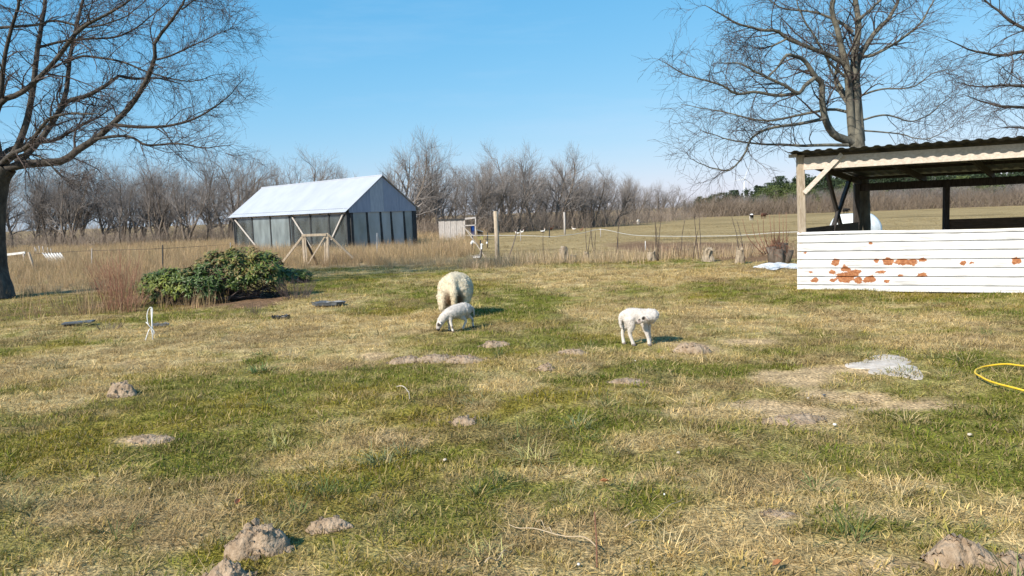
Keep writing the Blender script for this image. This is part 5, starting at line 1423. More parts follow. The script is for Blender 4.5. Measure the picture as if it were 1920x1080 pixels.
# ---- grazing lamb
def lamb(name, px, py, shapes, spots, label, fz, mirror=1, face=None):
    p = G(px, py); z = TZ(p.x, p.y); t = thing(name, (p.x, p.y, z), label, 'lamb')
    V, N, F = organic(shapes, .0085, 9)
    V = V + N * (.010 * n3(V, 36, 2) * sstep(.14, .2, V[:, 2]))[:, None]
    col = np.tile(np.array([.60, .55, .50]), (len(V), 1)) * (1 + .12 * n3(V, 22, 8))[:, None]
    for (c, r0_, r1_, cc, s) in spots:
        k = near(V, c, r0_, r1_) * s; col = col * (1 - k) + np.array(cc) * k
    b_ = link('body', mk('body', V, faces_of(F), 'lamb', True, np.clip(col, .01, .9)), t)
    W_, FF, C_ = fuzz(V, N, col, 3600, .013, .0035, 5, .3, V[:, 2] > .17)
    link('wool', mk('wool', W_, [FF], 'lamb', False, np.clip(C_, .01, .9)), b_)['kind'] = 'stuff'
    return t, p
BK = (.018, .016, .015); GY = (.30, .26, .24); PK = (.62, .44, .38)
A = [
 ('t', [(.165, .165, .288), (.10, .09, .292), (.02, .015, .284), (-.05, -.05, .270), (-.09, -.085, .265)], [.078, .098, .098, .097, .094, .078]),
 ('t', [(-.09, -.08, .27), (-.165, -.125, .215), (-.205, -.14, .155)], [.076, .063, .056]),
 ('e', (-.222, -.145, .125), (.049, .048, .060), (0, .45, 0)), ('t', [(-.225, -.148, .115), (-.242, -.155, .070), (-.240, -.158, .046)], [.046, .036, .027]),
 ('t', [(-.20, -.11, .165), (-.15, -.065, .145)], [.020, .010]), ('t', [(-.225, -.18, .16), (-.19, -.24, .135)], [.020, .010]),
 # near and far front legs
 ('t', [(-.075, -.11, .23), (-.065, -.13, .135), (-.045, -.16, .055), (-.035, -.175, .012)], [.040, .024, .0165, .020]),
 ('t', [(-.105, -.045, .23), (-.10, -.05, .13), (-.098, -.06, .055), (-.095, -.065, .012)], [.036, .023, .016, .019]),
 # near hind leg: thigh forward, hock back
 ('t', [(.085, .05, .26), (.065, .03, .205), (.135, .06, .140), (.105, .045, .060), (.085, .035, .012)], [.060, .046, .024, .0165, .020]),
 ('t', [(.155, .18, .27), (.145, .20, .200), (.215, .24, .135), (.222, .245, .060), (.228, .24, .012)], [.058, .044, .023, .016, .020]),
 ('t', [(.195, .17, .325), (.235, .195, .29), (.248, .20, .21), (.25, .20, .17)], [.020, .019, .016, .009]),
]
spots = [((-.238, -.165, .085), .02, .055, GY, .8), ((-.244, -.165, .035), .026, .046, BK, 1.0), ((-.228, -.192, .125), .020, .040, BK, .95), ((-.262, -.135, .125), .018, .038, BK, .95), ((-.235, -.17, .085), .01, .03, (.74, .70, .66), .6),
         ((-.04, -.165, .075), .012, .03, BK, .8), ((-.035, -.18, .0), .012, .026, BK, .9), ((-.098, -.06, .05), .01, .026, BK, .8), ((-.095, -.07, .0), .01, .024, BK, .9),
         ((.088, .03, .0), .012, .028, BK, .9), ((.222, .24, .10), .012, .032, GY, .9), ((.228, .235, .0), .012, .03, BK, .8), ((.20, .165, .26), .02, .045, (.13, .10, .09), .8), ((-.20, -.2, .14), .01, .04, GY, .5)]  # dark spot by the tail paints the shade in the gap there
L1, lp = lamb('lamb', 856, 622, A, spots, 'white lamb with black nose and spotted feet grazing in front of the ewe', 3)
for c in ((-.035, -.182, .008), (-.095, -.072, .008), (.083, .028, .008), (.229, .233, .008)):
    mb = MB(); mb.tube([(c[0], c[1], c[2] + .016), (c[0] - .004, c[1] - .006, c[2] - .010)], [.0185, .0225], 8); link('hoof', mb.build('hoof', 'hoof'), L1)
for c in ((-.243, -.176, .128), (-.258, -.128, .128)):
    mb = MB(); mb.add(*ico_sphere(c, (.0075, .0075, .0075), None, 6)); link('eye', mb.build('eye', 'hoof', smooth=True), L1)

# ---- lamb looking back along its flank
B = [
 ('t', [(-.155, .04, .350), (-.08, .03, .354), (.02, .015, .346), (.11, -.005, .336), (.16, -.03, .328)], [.076, .098, .098, .098, .096, .076]),
 ('t', [(.12, -.01, .37), (.175, -.07, .375), (.165, -.14, .365), (.11, -.165, .355)], [.072, .066, .060, .052]),
 ('t', [(.12, -.165, .355), (.06, -.178, .345)], [.052, .048]), ('e', (.045, -.18, .345), (.055, .046, .050)), ('t', [(.03, -.183, .335), (-.012, -.188, .315), (-.03, -.19, .305)], [.044, .034, .026]),
 ('t', [(.06, -.215, .362), (.095, -.255, .335)], [.016, .008]), ('t', [(.06, -.145, .385), (.075, -.115, .41)], [.016, .008]),
 ('t', [(-.105, -.03, .31), (-.09, -.045, .235), (-.108, -.04, .150), (-.085, -.05, .065), (-.068, -.055, .012)], [.066, .052, .027, .021, .025]),
 ('t', [(-.145, .075, .31), (-.14, .07, .235), (-.178, .08, .150), (-.175, .07, .065), (-.168, .06, .012)], [.062, .046, .026, .021, .025]),
 ('t', [(.065, -.05, .29), (.085, -.06, .18), (.10, -.065, .13), (.115, -.07, .06), (.122, -.075, .012)], [.052, .034, .029, .021, .026]),
 ('t', [(.12, .05, .28), (.14, .055, .17), (.15, .06, .07), (.148, .055, .012)], [.044, .028, .019, .022]),
 ('t', [(-.185, .03, .385), (-.215, .02, .34), (-.212, .01, .26), (-.205, .0, .205)], [.022, .022, .020, .011]),
]
spots = [((.03, -.232, .356), .018, .036, BK, 1.0), ((-.022, -.215, .335), .012, .028, BK, .95), ((-.050, -.20, .300), .012, .026, BK, .9), ((.055, -.225, .345), .01, .03, (.35, .28, .25), .5), ((-.055, .0, .26), .02, .06, (.12, .09, .075), .75),  # last spot on this line paints the shadow under the turned head
         ((.095, -.255, .335), .01, .035, (.45, .36, .33), .7), ((-.02, -.21, .31), .01, .03, PK, .4)]
L2, lp = lamb('lamb', 1197, 646, B, spots, 'white lamb standing apart with its head turned back to its flank', 4)
for c in ((-.066, -.060, .008), (-.167, .055, .008), (.123, -.082, .008), (.148, .048, .008)):
    mb = MB(); mb.tube([(c[0], c[1], c[2] + .012), (c[0] + .003, c[1] - .006, c[2] - .010)], [.024, .027], 8); link('hoof', mb.build('hoof', 'hoofpale'), L2)
for c in ((.032, -.226, .354),):
    mb = MB(); mb.add(*ico_sphere(c, (.008, .008, .008), None, 6)); link('eye', mb.build('eye', 'hoof', smooth=True), L2)

# ---- birds
def bird(name, px, py, L_, colf, label, cat, face=1, neck=.35, D=None, rot=None, grp=None):
    p = G(px, py) if D is None else Vector((*xd(px, D), 0))
    t = thing(name, (p.x, p.y, 0), label, cat, grp)
    s = L_ / .45; f = face
    sh_ = [('e', (0, 0, .20), (.17, .10, .105), (0, -.15 * f, 0)), ('t', [(-.12 * f, 0, .22), (-.24 * f, 0, .27)], [.06, .02]),
           ('t', [(.12 * f, 0, .24), (.17 * f, 0, .24 + neck * .45), (.175 * f, 0, .24 + neck * .8)], [.06, .034, .03]), ('e', (.185 * f, 0, .25 + neck * .85), (.042, .034, .036)),
           ('t', [(.21 * f, 0, .245 + neck * .85), (.255 * f, 0, .235 + neck * .85)], [.018, .008]),
           ('t', [(-.01, -.045, .13), (0, -.045, .0)], [.02, .011]), ('t', [(-.01, .045, .13), (.02, .045, .0)], [.02, .011])]
    V, N, F = organic(sh_, .012, 2)
    col = colf(V); V = V * s
    o = link('body', mk('body', V, faces_of(F), 'plume', True, np.clip(col, .01, .9)), t)
    if rot: t.rotation_euler = (0, 0, rot)
    if cat == 'hen':
        mb = MB(); h = (.25 + neck * .85) * s
        for k in range(3): mb.add(*ico_sphere(((.165 + .018 * k) * f * s, 0, h + .036 * s), (.012 * s, .006 * s, .02 * s), None, 6))
        link('comb', mb.build('comb', 'comb'), t)
    return t
MT['comb'] = pm('comb_red', (.40, .02, .015), (.5, .04, .03), 9, .6, 0)
def solid(c): return lambda V: np.tile(np.array(c), (len(V), 1)) * (1 + .3 * n3(V, 20, 3))[:, None]
def goose_c(V):
    col = np.tile(np.array([.20, .18, .16]), (len(V), 1))
    k = ((V[:, 2] > .19) & (V[:, 2] < .245) & (np.abs(V[:, 1]) > .05) & (V[:, 0] < .1))[:, None]; col = np.where(k, np.array([.75, .73, .70]), col)
    col = np.where((V[:, 2] < .15)[:, None], np.array([.36, .34, .31]), col); col = np.where(((V[:, 2] > .5))[:, None], np.array([.78, .77, .75]), col)
    col = np.where(((V[:, 0] > .14) & (V[:, 2] > .28) & (V[:, 2] < .5))[:, None], np.array([.10, .085, .075]), col)
    return col
bird('goose', 895, 493, .42, goose_c, 'grey and white goose standing with its neck up by the black stake', 'goose', 1, .5)
bird('hen', 970, 441, .33, solid((.74, .70, .64)), 'white hen before the grey stake, first of the white pair', 'hen', -1, .17)
bird('hen', 979, 438, .31, solid((.76, .73, .68)), 'white hen just past the grey stake, second of the white pair', 'hen', 1, .2)
def bw(V): return np.where((V[:, 2] < .21)[:, None], np.array([.06, .05, .045]), np.array([.76, .74, .70]))
bird('hen', 1018, 438, .36, bw, 'white hen with dark belly near the dark stake', 'hen', 1, .22)
bird('hen', 1034, 433, .44, solid((.17, .07, .04)), 'reddish brown hen beside the dark stake', 'hen', 1, .2)
bird('hen', 1076, 433, .35, solid((.66, .58, .50)), 'pale hen past the slim far post', 'hen', -1, .22)
bird('hen', 1090, 434, .30, solid((.24, .12, .075)), 'small brown hen beyond the pale hen', 'hen', 1, .2)
# rag and knob on the stakes
p = Q(886.5, 455, G(886, 474).y - .06); mb = MB(); rng = np.random.default_rng(4)
P, _ = resample([[p.x, p.y, p.z + .09], [p.x - .03, p.y, p.z + .03], [p.x - .07, p.y - .02, p.z - .06], [p.x - .05, p.y, p.z - .10]], 8); mb.tube(P, [.02, .05, .055, .06, .05, .045, .03, .01], 7)
P, _ = resample([[p.x, p.y, p.z + .07], [p.x + .05, p.y, p.z + .03], [p.x + .08, p.y - .02, p.z - .05]], 8); mb.tube(P, [.02, .04, .05, .045, .04, .04, .03, .01], 7)
solo('rag', mb, 'tarp', (p.x, p.y, p.z), 'white rag tied to the black stake nearest the coop', 'rag', None, True)
p = Q(913, 455.5, G(914, 464).y - .05); mb = MB(); mb.tube([(p.x, p.y, p.z - .06), (p.x, p.y, p.z - .04), (p.x, p.y, p.z + .03), (p.x, p.y, p.z + .06)], [.02, .045, .04, .02], 8)
solo('insulator', mb, 'white', (p.x, p.y, p.z), 'white insulator knob on the black stake behind the round post', 'insulator', None, True)
# ---- livestock far out in the field
def beast(name, px, py, H, colf, label, cat, rot=0.0):
    p = G(px, py); t = thing(name, (p.x, p.y, TZ(p.x, p.y)), label, cat)
    sh_ = [('e', (0, 0, .62), (.46, .21, .24)), ('e', (-.28, 0, .64), (.24, .21, .23)), ('t', [(.36, 0, .68), (.56, 0, .72), (.66, 0, .62)], [.15, .11, .08]), ('t', [(.60, 0, .74), (.74, 0, .55), (.78, 0, .48)], [.085, .07, .045]),
           ('t', [(-.50, 0, .72), (-.54, 0, .5), (-.52, 0, .36)], [.03, .025, .015])]
    for (x, y) in ((-.32, -.12), (-.36, .12), (.28, -.12), (.24, .12)):
        sh_.append(('t', [(x, y, .5), (x + .02, y, .25), (x, y, .02)], [.10, .045, .04]))
    V, N, F = organic(sh_, .035, 2); col = colf(V)
    link('body', mk('body', V * H, faces_of(F), 'plume', True, np.clip(col, .01, .9)), t); t.rotation_euler = (0, 0, rot); return t
def wb(V):
    c = np.where((V[:, 2] > .72)[:, None] | (V[:, 0] > .1)[:, None], np.array([.72, .70, .68]), np.array([.018, .017, .017])); return c
beast('sheep', 1409, 414, .80, wb, 'black and white sheep far out in the field, seen from behind', 'sheep', 1.45)
beast('sheep', 1432, 410.5, .75, solid((.10, .05, .035)), 'dark brown sheep far out beside the black and white one', 'sheep', .5)
beast('sheep', 1586, 401, .85, solid((.02, .019, .018)), 'black sheep far out in the field, framed by the shed braces', 'sheep', .3)
beast('sheep', 1197, 421, .62, solid((.74, .71, .66)), 'white sheep far off at the foot of the hedgerow', 'sheep', 1.2)

# ================================================================== small things in the near grass
def leaf(px, py, L_, label, mat='leafbrown', seed=1, name='fallen_leaf', cat='leaf'):
    rng = np.random.default_rng(seed); p = GT(px, py); a = rng.uniform(0, 6); z = p.z + .035
    ca, sa = math.cos(a), math.sin(a); V = []
    for (u, v, w) in ((-1, 0, .004), (-.4, .42, .016), (.3, .38, .02), (1, .02, .008), (.3, -.36, .022), (-.4, -.4, .012), (0, 0, 0)):
        V.append((p.x + (ca * u - sa * v) * L_ / 2, p.y + (sa * u + ca * v) * L_ / 2, z + w))
    mb = MB(); mb.F3.append(np.array([(i, (i + 1) % 6, 6) for i in range(6)])); mb.V.append(np.array(V)); mb.n = 7
    o = solo(name, mb, mat, p, label, cat); sm = o.modifiers.new('thick', 'SOLIDIFY'); sm.thickness = .002; return o
leaf(447, 944, .085, 'orange brown leaf lying behind the largest molehill', seed=2)
leaf(1458, 696 + 372, .07, 'orange brown scrap lying beside the wide molehill', seed=3)
leaf(1240, 674, .06, 'tan leaf on the lawn below the looking-back lamb', 'drystem', 5)
leaf(1134, 908, .06, 'reddish leaf among the dead grass of the near lawn', seed=6)
def pebble(px, py, r, label, seed, mat='stone'):
    rng = np.random.default_rng(seed); p = GT(px, py); V, F = ico_sphere((0, 0, 0), (r, r * .8, r * .6), (0, 0, rng.uniform(0, 3)), 7)
    V = V * (1 + .12 * rng.normal(size=(len(V), 1))) + np.array([p.x, p.y, p.z + r * .4 + .015]); mb = MB(); mb.add(V, F)
    return solo('pebble', mb, mat, p, label, 'stone', None, True)
for k, (px, py, r, lb, mt) in enumerate([(834, 856, .030, 'tan stone on the mossy near lawn', 'stone'), (1246, 929, .016, 'small white stone in the near grass', 'white'), (1272, 850, .028, 'flat tan stone among the straw', 'stone'), (1191, 679, .02, 'white pebble on the lawn before the looking-back lamb', 'white'), (1565, 795, .026, 'white stone at the edge of the sandy heap', 'white'), (1545, 742, .028, 'dark stone lying on the bare track', 'slate'),
        (1818, 812, .032, 'tan stone in the green grass below the hose', 'stone'), (280, 906, .016, 'pale pebble in the grass behind the largest molehill', 'stone'), (1085, 1062, .018, 'pale pebble at the bottom edge', 'white'),
        (480, 972, .014, 'white pebble beside the pale molehill', 'white'), (1515, 748, .022, 'pale stone on the bare track beside the dark stone', 'stone')]):
    pebble(px, py, r * .5, lb, 60 + k, mt)
def twig(pts, r, label, mat='drystem', hz=.05):
    P, _ = resample([[*G(*q)[:2], 0] for q in pts], 14); P[:, 2] = tz(P[:, 0], P[:, 1]) + hz + .015 * np.sin(np.arange(14) * .9)
    mb = MB(); mb.tube(P, np.linspace(r, r * .5, 14) * .6, 5)
    return solo('fallen_twig', mb, mat, (float(P[0][0]), float(P[0][1]), 0), label, 'twig', None, True)
twig([(1120, 1045), (1060, 1018), (1005, 1008), (955, 990)], .006, 'long forked looking dead twig in the near straw')
twig([(1035, 1012), (1020, 996), (1005, 982)], .005, 'short dead twig crossing the long one')
twig([(1172, 1010), (1225, 985), (1282, 945)], .005, 'straight straw stalk slanting over the near grass')
twig([(910, 1072), (935, 1060), (960, 1044)], .006, 'thick straw stalk at the bottom edge')
twig([(745, 741), (764, 746), (769, 762)], .007, 'bent pale twig on the lawn before the straw hump', 'palewood')
p = GT(1119, 1060); mb = MB(); mb.tube([(p.x, p.y, p.z - .02), (p.x + .002, p.y, p.z + .14), (p.x - .004, p.y, p.z + .27)], [.004, .004, .003], 6)
solo('dock_stalk', mb, 'redstem', p, 'upright brown dead stalk near the bottom edge', 'stalk')

# ================================================================== grass
def tuft(name, n, R, ln, wd, lean, curl, seed, dry=.0, lv=(0, .4, .75, 1)):
    rng = np.random.default_rng(seed)
    a = rng.uniform(0, 2 * PI, n); q = np.sqrt(rng.random(n)) * R
    base = np.stack([np.cos(a) * q, np.sin(a) * q, np.full(n, -.012)], 1)
    az = a + rng.normal(size=n) * .9
    L_ = rng.uniform(ln[0], ln[1], n); le = rng.uniform(lean[0], lean[1], n); cu = rng.uniform(curl[0], curl[1], n)
    out = np.stack([np.cos(az), np.sin(az), np.zeros(n)], 1); sd = np.stack([-np.sin(az), np.cos(az), np.zeros(n)], 1)
    tw = rng.normal(size=n) * .6; sdw = sd * np.cos(tw)[:, None] + np.array([0, 0, 1.]) * np.sin(tw)[:, None] * .5
    W = rng.uniform(wd[0], wd[1], n)
    pts = []; p = base.copy(); prev = 0
    for t in lv:
        ang = le + cu * t; st = (t - prev) * L_; prev = t
        p = p + (out * np.sin(ang)[:, None] + np.array([0, 0, 1.]) * np.cos(ang)[:, None]) * st[:, None]; pts.append(p.copy())
    w = [1, .85, .55]
    V = np.stack([x for i in range(3) for x in (pts[i] - sdw * (W * w[i] / 2)[:, None], pts[i] + sdw * (W * w[i] / 2)[:, None])] + [pts[3]], 1)
    o7 = np.arange(n)[:, None] * 7
    F4 = np.concatenate([o7 + np.array([[0, 1, 3, 2]]), o7 + np.array([[2, 3, 5, 4]])]); F3 = o7 + np.array([[4, 5, 6]])
    me = mk(name, V.reshape(-1, 3), [F4, F3], 'blade')
    at = me.attributes.new('bv', 'FLOAT_COLOR', 'POINT')
    bv = np.ones((n, 7, 4), np.float32); bv[:, :, 0] = rng.random(n)[:, None]; bv[:, :, 1] = ((rng.random(n) < dry) * rng.uniform(.6, 1, n))[:, None]
    at.data.foreach_set('color', bv.ravel())
    o = bpy.data.objects.new(name, me)            # source of a scatter; not placed in the scene itself
    return o
SRC = {
 'short': [tuft('grass_tuft', 30, .085, (.025, .065), (.005, .009), (.1, 1.0), (.2, 1.2), 400 + i, .16) for i in range(4)],
 'straw': [tuft('straw_tuft', 28, .11, (.05, .14), (.0035, .0065), (.75, 1.4), (-.1, .7), 410 + i, .3) for i in range(4)],
 'long': [tuft('long_tuft', 34, .06, (.09, .22), (.005, .008), (.1, .8), (.5, 1.5), 420 + i, .22) for i in range(3)],
 'tall': [tuft('tall_tuft', 34, .22, (.30, .75), (.006, .011), (.0, .35), (.0, .55), 430 + i, .4) for i in range(4)],
 'reed': [tuft('stalk_tuft', 12, .12, (.18, .48), (.006, .011), (.0, .5), (-.1, .3), 440 + i, .5) for i in range(3)],
}
def scatter(name, kind, x, y, col, scl, label, seed, dz=0.0):
    rng = np.random.default_rng(seed); n = len(x); src = SRC[kind]
    z = tz(x, y) + dz
    me = bpy.data.meshes.new(name); me.vertices.add(n); me.vertices.foreach_set('co', np.stack([x, y, z], 1).astype(np.float32).ravel())
    a = me.attributes.new('col', 'FLOAT_COLOR', 'POINT'); c4 = np.ones((n, 4), np.float32); c4[:, :3] = np.clip(col, .005, .9); a.data.foreach_set('color', c4.ravel())
    a = me.attributes.new('scl', 'FLOAT', 'POINT'); a.data.foreach_set('value', np.asarray(scl, np.float32))
    a = me.attributes.new('rot', 'FLOAT_VECTOR', 'POINT'); r = np.zeros((n, 3), np.float32); r[:, 2] = rng.uniform(0, 2 * PI, n); r[:, :2] = rng.normal(size=(n, 2)) * .10; a.data.foreach_set('vector', r.ravel())
    a = me.attributes.new('idx', 'INT', 'POINT'); a.data.foreach_set('value', rng.integers(0, len(src), n).astype(np.int32))
    o = link(name, me); o['kind'] = 'stuff'; o['label'] = label
    ng = bpy.data.node_groups.new(name, 'GeometryNodeTree')
    ng.interface.new_socket('Geometry', in_out='INPUT', socket_type='NodeSocketGeometry'); ng.interface.new_socket('Geometry', in_out='OUTPUT', socket_type='NodeSocketGeometry')
    gi = ng.nodes.new('NodeGroupInput'); go = ng.nodes.new('NodeGroupOutput'); jn = ng.nodes.new('GeometryNodeJoinGeometry')
    def na(nm, ty):
        q = ng.nodes.new('GeometryNodeInputNamedAttribute'); q.data_type = ty; q.inputs['Name'].default_value = nm; return q
    ai, asc, ar = na('idx', 'INT'), na('scl', 'FLOAT'), na('rot', 'FLOAT_VECTOR')
    er = ng.nodes.new('FunctionNodeEulerToRotation'); ng.links.new(ar.outputs['Attribute'], er.inputs[0])
    for k, s in enumerate(src):
        oi = ng.nodes.new('GeometryNodeObjectInfo'); oi.inputs['Object'].default_value = s
        cp = ng.nodes.new('FunctionNodeCompare'); cp.data_type = 'INT'; cp.operation = 'EQUAL'
        ci = [q for q in cp.inputs if q.type == 'INT']; ng.links.new(ai.outputs['Attribute'], ci[0]); ci[1].default_value = k
        ip = ng.nodes.new('GeometryNodeInstanceOnPoints')
        ng.links.new(gi.outputs[0], ip.inputs['Points']); ng.links.new(oi.outputs['Geometry'], ip.inputs['Instance']); ng.links.new(cp.outputs[0], ip.inputs['Selection'])
        ng.links.new(er.outputs[0], ip.inputs['Rotation']); ng.links.new(asc.outputs['Attribute'], ip.inputs['Scale'])
        ng.links.new(ip.outputs[0], jn.inputs[0])
    ng.links.new(jn.outputs[0], go.inputs[0])
    md = o.modifiers.new('scatter', 'NODES'); md.node_group = ng
    return o
GH_IN = lambda x, y: ((((x - NC.x) * Vv.x + (y - NC.y) * Vv.y) > -.1) & (((x - NC.x) * Vv.x + (y - NC.y) * Vv.y) < GW + .1) & (((x - NC.x) * U.x + (y - NC.y) * U.y) > -.1) & (((x - NC.x) * U.x + (y - NC.y) * U.y) < GL + .1))
def cand(bands, seed, half=.74, pad=1.6):
    rng = np.random.default_rng(seed); X, Y = [], []
    for (y0, y1, den) in bands:
        w = half * y1 + pad; n = int(2 * w * (y1 - y0) * den)
        x = rng.uniform(-w, w, n); y = rng.uniform(y0, y1, n); k = np.abs(x) < half * y + pad
        X.append(x[k]); Y.append(y[k])
    return np.concatenate(X), np.concatenate(Y), rng
DENS = 1.0
def lp2(a, b, t): return a + (b - a) * t[:, None]
# short lawn
x, y, rng = cand([(2.8, 6, 230), (6, 9, 150), (9, 14, 85), (14, 20, 48), (20, 28, 24)], 1)
s, di, so, moss, fld, gr = cover(x, y)
k = (rng.random(len(x)) > di * 1.05) & (rng.random(len(x)) > so) & (rng.random(len(x)) > s * .55) & (fld < .6) & (tallf(x, y) < .6)
x, y, s, moss, gr = x[k], y[k], s[k], moss[k], gr[k]
gn = lp2(np.tile(GREEN, (len(x), 1)), GREEN2, np.clip(gr * .8 + rng.normal(size=len(x)) * .25, 0, 1)); gn = lp2(gn, MOSS, np.clip(moss * .7 + rng.normal(size=len(x)) * .2, 0, 1))
dryk = np.clip(s * 1.15 - .18 + rng.normal(size=len(x)) * .28, 0, 1)
c = lp2(gn, STRAW2 * 1.1, dryk); c = lp2(c, BROWN * 1.15, brown(x, y) * rng.uniform(.2, .9, len(x))) * rng.uniform(.62, 1.35, len(x))[:, None]
scatter('lawn_grass', 'short', x, y, c, rng.uniform(.6, 1.25, len(x)) * np.interp(y, [4, 10, 20], [1, 1.15, 1.6]), 'short green and drying lawn grass', 2)
# matted straw
x, y, rng = cand([(2.8, 6, 190), (6, 9, 120), (9, 14, 65), (14, 20, 34), (20, 28, 18)], 3)
s, di, so, moss, fld, gr = cover(x, y)
k = (rng.random(len(x)) < np.clip(s * 1.25 - .22, .03, 1)) & (rng.random(len(x)) > di * .96) & (rng.random(len(x)) > so) & (fld < .6)
x, y, s = x[k], y[k], s[k]
c = lp2(np.tile(STRAW, (len(x), 1)), STRAW2, rng.random(len(x))); c = lp2(c, BROWN * 1.5, brown(x, y) * rng.uniform(.1, .8, len(x))) * rng.uniform(.7, 1.2, len(x))[:, None]
scatter('dead_grass', 'straw', x, y, c, rng.uniform(.55, 1.15, len(x)) * np.interp(y, [4, 10, 20], [.9, 1.1, 1.5]), 'matted straw coloured dead grass', 4)
# longer green clumps
x, y, rng = cand([(2.8, 6, 7), (6, 9, 5.5), (9, 14, 3.6), (14, 20, 2.2), (20, 27, 1.5)], 5)
s, di, so, moss, fld, gr = cover(x, y)
cl = fbm(x * 1.1, y * 1.1, 131, 3)
k = (rng.random(len(x)) < sstep(.50, .66, cl)) & (di < .5) & (so < .5) & (fld < .5)
x, y, s = x[k], y[k], s[k]
c = lp2(np.tile(np.array([.125, .160, .055]), (len(x), 1)), STRAW, np.clip(rng.normal(size=len(x)) * .25 + .12 + s * .25, 0, 1)) * rng.uniform(.75, 1.3, len(x))[:, None]
scatter('long_grass', 'long', x, y, c, rng.uniform(.45, 1.15, len(x)), 'longer arching clumps of half dry grass', 6)
# tall dry grass before the hedgerow and the greenhouse
x, y, rng = cand([(18, 26, 14), (26, 34, 15), (34, 46, 9), (46, 66, 4.5)], 7)
tf = tallf(x, y)
k = (rng.random(len(x)) < tf * (.25 + 1.1 * fbm(x * .35, y * .35, 141, 3))) & (~GH_IN(x, y))
x, y = x[k], y[k]
c = lp2(np.tile(np.array([.54, .40, .235]), (len(x), 1)), np.array([.38, .26, .165]), fbm(x * .3, y * .3, 151, 3) * rng.uniform(.5, 1.5, len(x))) * rng.uniform(.75, 1.25, len(x))[:, None]
hgt = np.interp(y, [19, 26, 30, 45], [.50, .62, .85, 1.05]) * rng.uniform(.6, 1.15, len(x))
scatter('tall_dry_grass', 'tall', x, y, c, hgt, 'tall dry tan grass before the hedgerow and the greenhouse', 8)
# pale dead stalks along the field fence, and sparse ones by the red-stemmed shrub
x, y, rng = cand([(22.6, 28.4, 44)], 9)
k = (x > -1.6) & (x < 9.2) & (rng.random(len(x)) < np.exp(-((y - 25.4 - .5 * np.sin(x * 1.3)) / .9) ** 2) * (.35 + fbm(x * .8, y * .8, 161, 3)))
x1, y1 = x[k], y[k]
rng = np.random.default_rng(10)
x2 = rng.uniform(-10.5, -5.5, 330); y2 = rng.uniform(14.2, 21, 330)
k = rng.random(330) < .25 + .75 * (fbm(x2 * .7, y2 * .7, 171, 3) > .52); x2, y2 = x2[k], y2[k]
x, y = np.concatenate([x1, x2]), np.concatenate([y1, y2])
c = np.concatenate([lp2(np.tile(np.array([.62, .49, .32]), (len(x1), 1)), np.array([.50, .36, .24]), rng.random(len(x1))), np.tile(np.array([.34, .235, .14]), (len(x2), 1))]) * rng.uniform(.75, 1.25, len(x))[:, None]
scatter('dead_stalks', 'reed', x, y, c, np.concatenate([rng.uniform(.6, 1.35, len(x1)), rng.uniform(.5, 1.3, len(x2))]), 'pale dead stalks along the foot of the field fence', 11)
# low stubble and dung-dark tussocks of the field
x, y, rng = cand([(27, 34, 9), (34, 46, 4.5), (46, 70, 1.6)], 12)
s, di, so, moss, fld, gr = cover(x, y)
k = (fld > .5) & (rng.random(len(x)) > so * 1.2) & (x > -2.6) & (rng.random(len(x)) < .2 + fbm(x * .25, y * .6, 181, 3))
x, y = x[k], y[k]
c = lp2(np.tile(np.array([.31, .232, .115]), (len(x), 1)), np.array([.42, .335, .18]), fbm(x * .5, y * 1.2, 191, 3) * rng.uniform(.2, 1.6, len(x))) * rng.uniform(.75, 1.25, len(x))[:, None]
scatter('field_grass', 'short', x, y, c, rng.uniform(1.2, 2.2, len(x)), 'cropped olive grass of the field', 13)
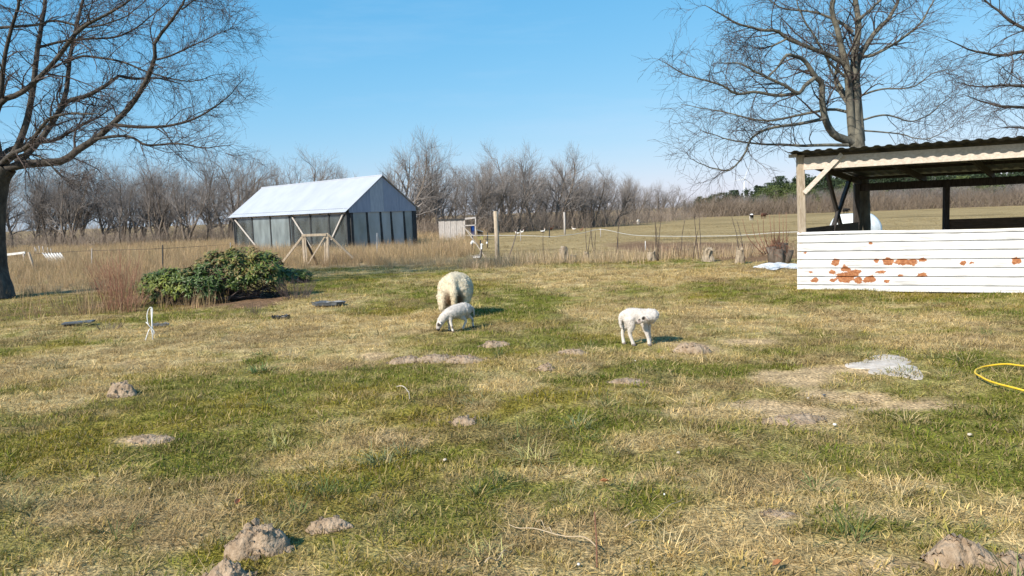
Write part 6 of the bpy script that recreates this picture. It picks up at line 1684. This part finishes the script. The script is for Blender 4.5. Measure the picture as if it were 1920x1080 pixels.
# clumps one can tell apart
def clump(px, py, sc, col, label, seed, n=70, ln=(.10, .24), R=.10, wd=(.004, .007), lean=(.1, .9)):
    p = GT(px, py); rng = np.random.default_rng(seed)
    s_o = tuft('grass_clump', n, R, ln, wd, lean, (.4, 1.5), seed, .0)
    me = s_o.data; bpy.data.objects.remove(s_o)
    bv = np.zeros(n * 7 * 4, np.float32); me.attributes['bv'].data.foreach_get('color', bv); bv = bv.reshape(-1, 4)
    cc = np.array(col)[None] * (.65 + .7 * bv[:, :1]); dryb = np.repeat(rng.random(n) < .18, 7)[:, None]
    cc = np.where(dryb, np.array([.40, .31, .15]), cc)
    a = me.attributes.new('col', 'FLOAT_COLOR', 'POINT'); c4 = np.ones((len(bv), 4), np.float32); c4[:, :3] = cc; a.data.foreach_set('color', c4.ravel())
    me.materials.clear(); me.materials.append(MT['clumpblade'])
    o = link('grass_clump', me, None, p); o.scale = (sc, sc, sc); return tag(o, label, 'grass clump')
MT['clumpblade'] = attr_mat('clump_blade', noise=(30, .1), fine=(90, .1), bump=0, rough=.55, spec=.3)
GC = (.105, .165, .045); GB = (.135, .165, .075); YC = (.36, .34, .12); SCo = (.50, .39, .20)
clump(490, 696, 1.2, GC, 'bright green grass clump on the straw before the white stake', 1, 120, (.06, .18))
clump(488, 664, 1.0, GC, 'smaller bright green clump just behind the other', 2, 80, (.05, .14))
clump(712, 862, .9, GB, 'bluish green arching clump in the near lawn', 3, 110, (.10, .24))
clump(760, 842, .8, GB, 'bluish green clump farther of the two in the near lawn', 4, 80, (.08, .2))
clump(525, 830, .9, YC, 'yellow green clump standing over dry grass', 5, 90, (.10, .24))
clump(1000, 858, .9, YC, 'yellow green clump with long bent blades in the middle of the near lawn', 6, 90, (.12, .30))
clump(1090, 800, .9, GB, 'grey green clump in the middle ground of the lawn', 7, 90, (.1, .22))
clump(915, 1045, .8, YC, 'pale yellow clump near the bottom edge', 8, 60, (.1, .24))
clump(1680, 925, .9, SCo, 'clump of upright straw stalks in the near grass', 9, 46, (.10, .26), .07, (.003, .005), (.0, .5))
clump(1265, 1030, .9, SCo, 'sheaf of slanting straw stalks near the bottom edge', 10, 46, (.10, .24), .09, (.003, .005), (.2, .8))
clump(1530, 912, .8, GC, 'green clump with tall pale blades beside the bare patch', 11, 70, (.08, .22))
clump(95, 690, 1.2, (.085, .10, .045), 'dark dull green clump in tan grass near the dark plank', 12, 130, (.06, .16), .16)
clump(900, 760, 1.0, (.20, .20, .085), 'straggly clump on top of the straw hump', 13, 110, (.06, .16), .2)
clump(1660, 565, 1.2, GC, 'green weeds growing against the foot of the metal wall', 14, 70, (.06, .14), .22)
clump(1780, 570, 1.2, GC, 'second tuft of weeds along the foot of the metal wall', 15, 60, (.06, .12), .2)
clump(1560, 562, 1.0, GC, 'low weeds at the end of the metal wall nearest the willow', 16, 50, (.05, .1), .2)
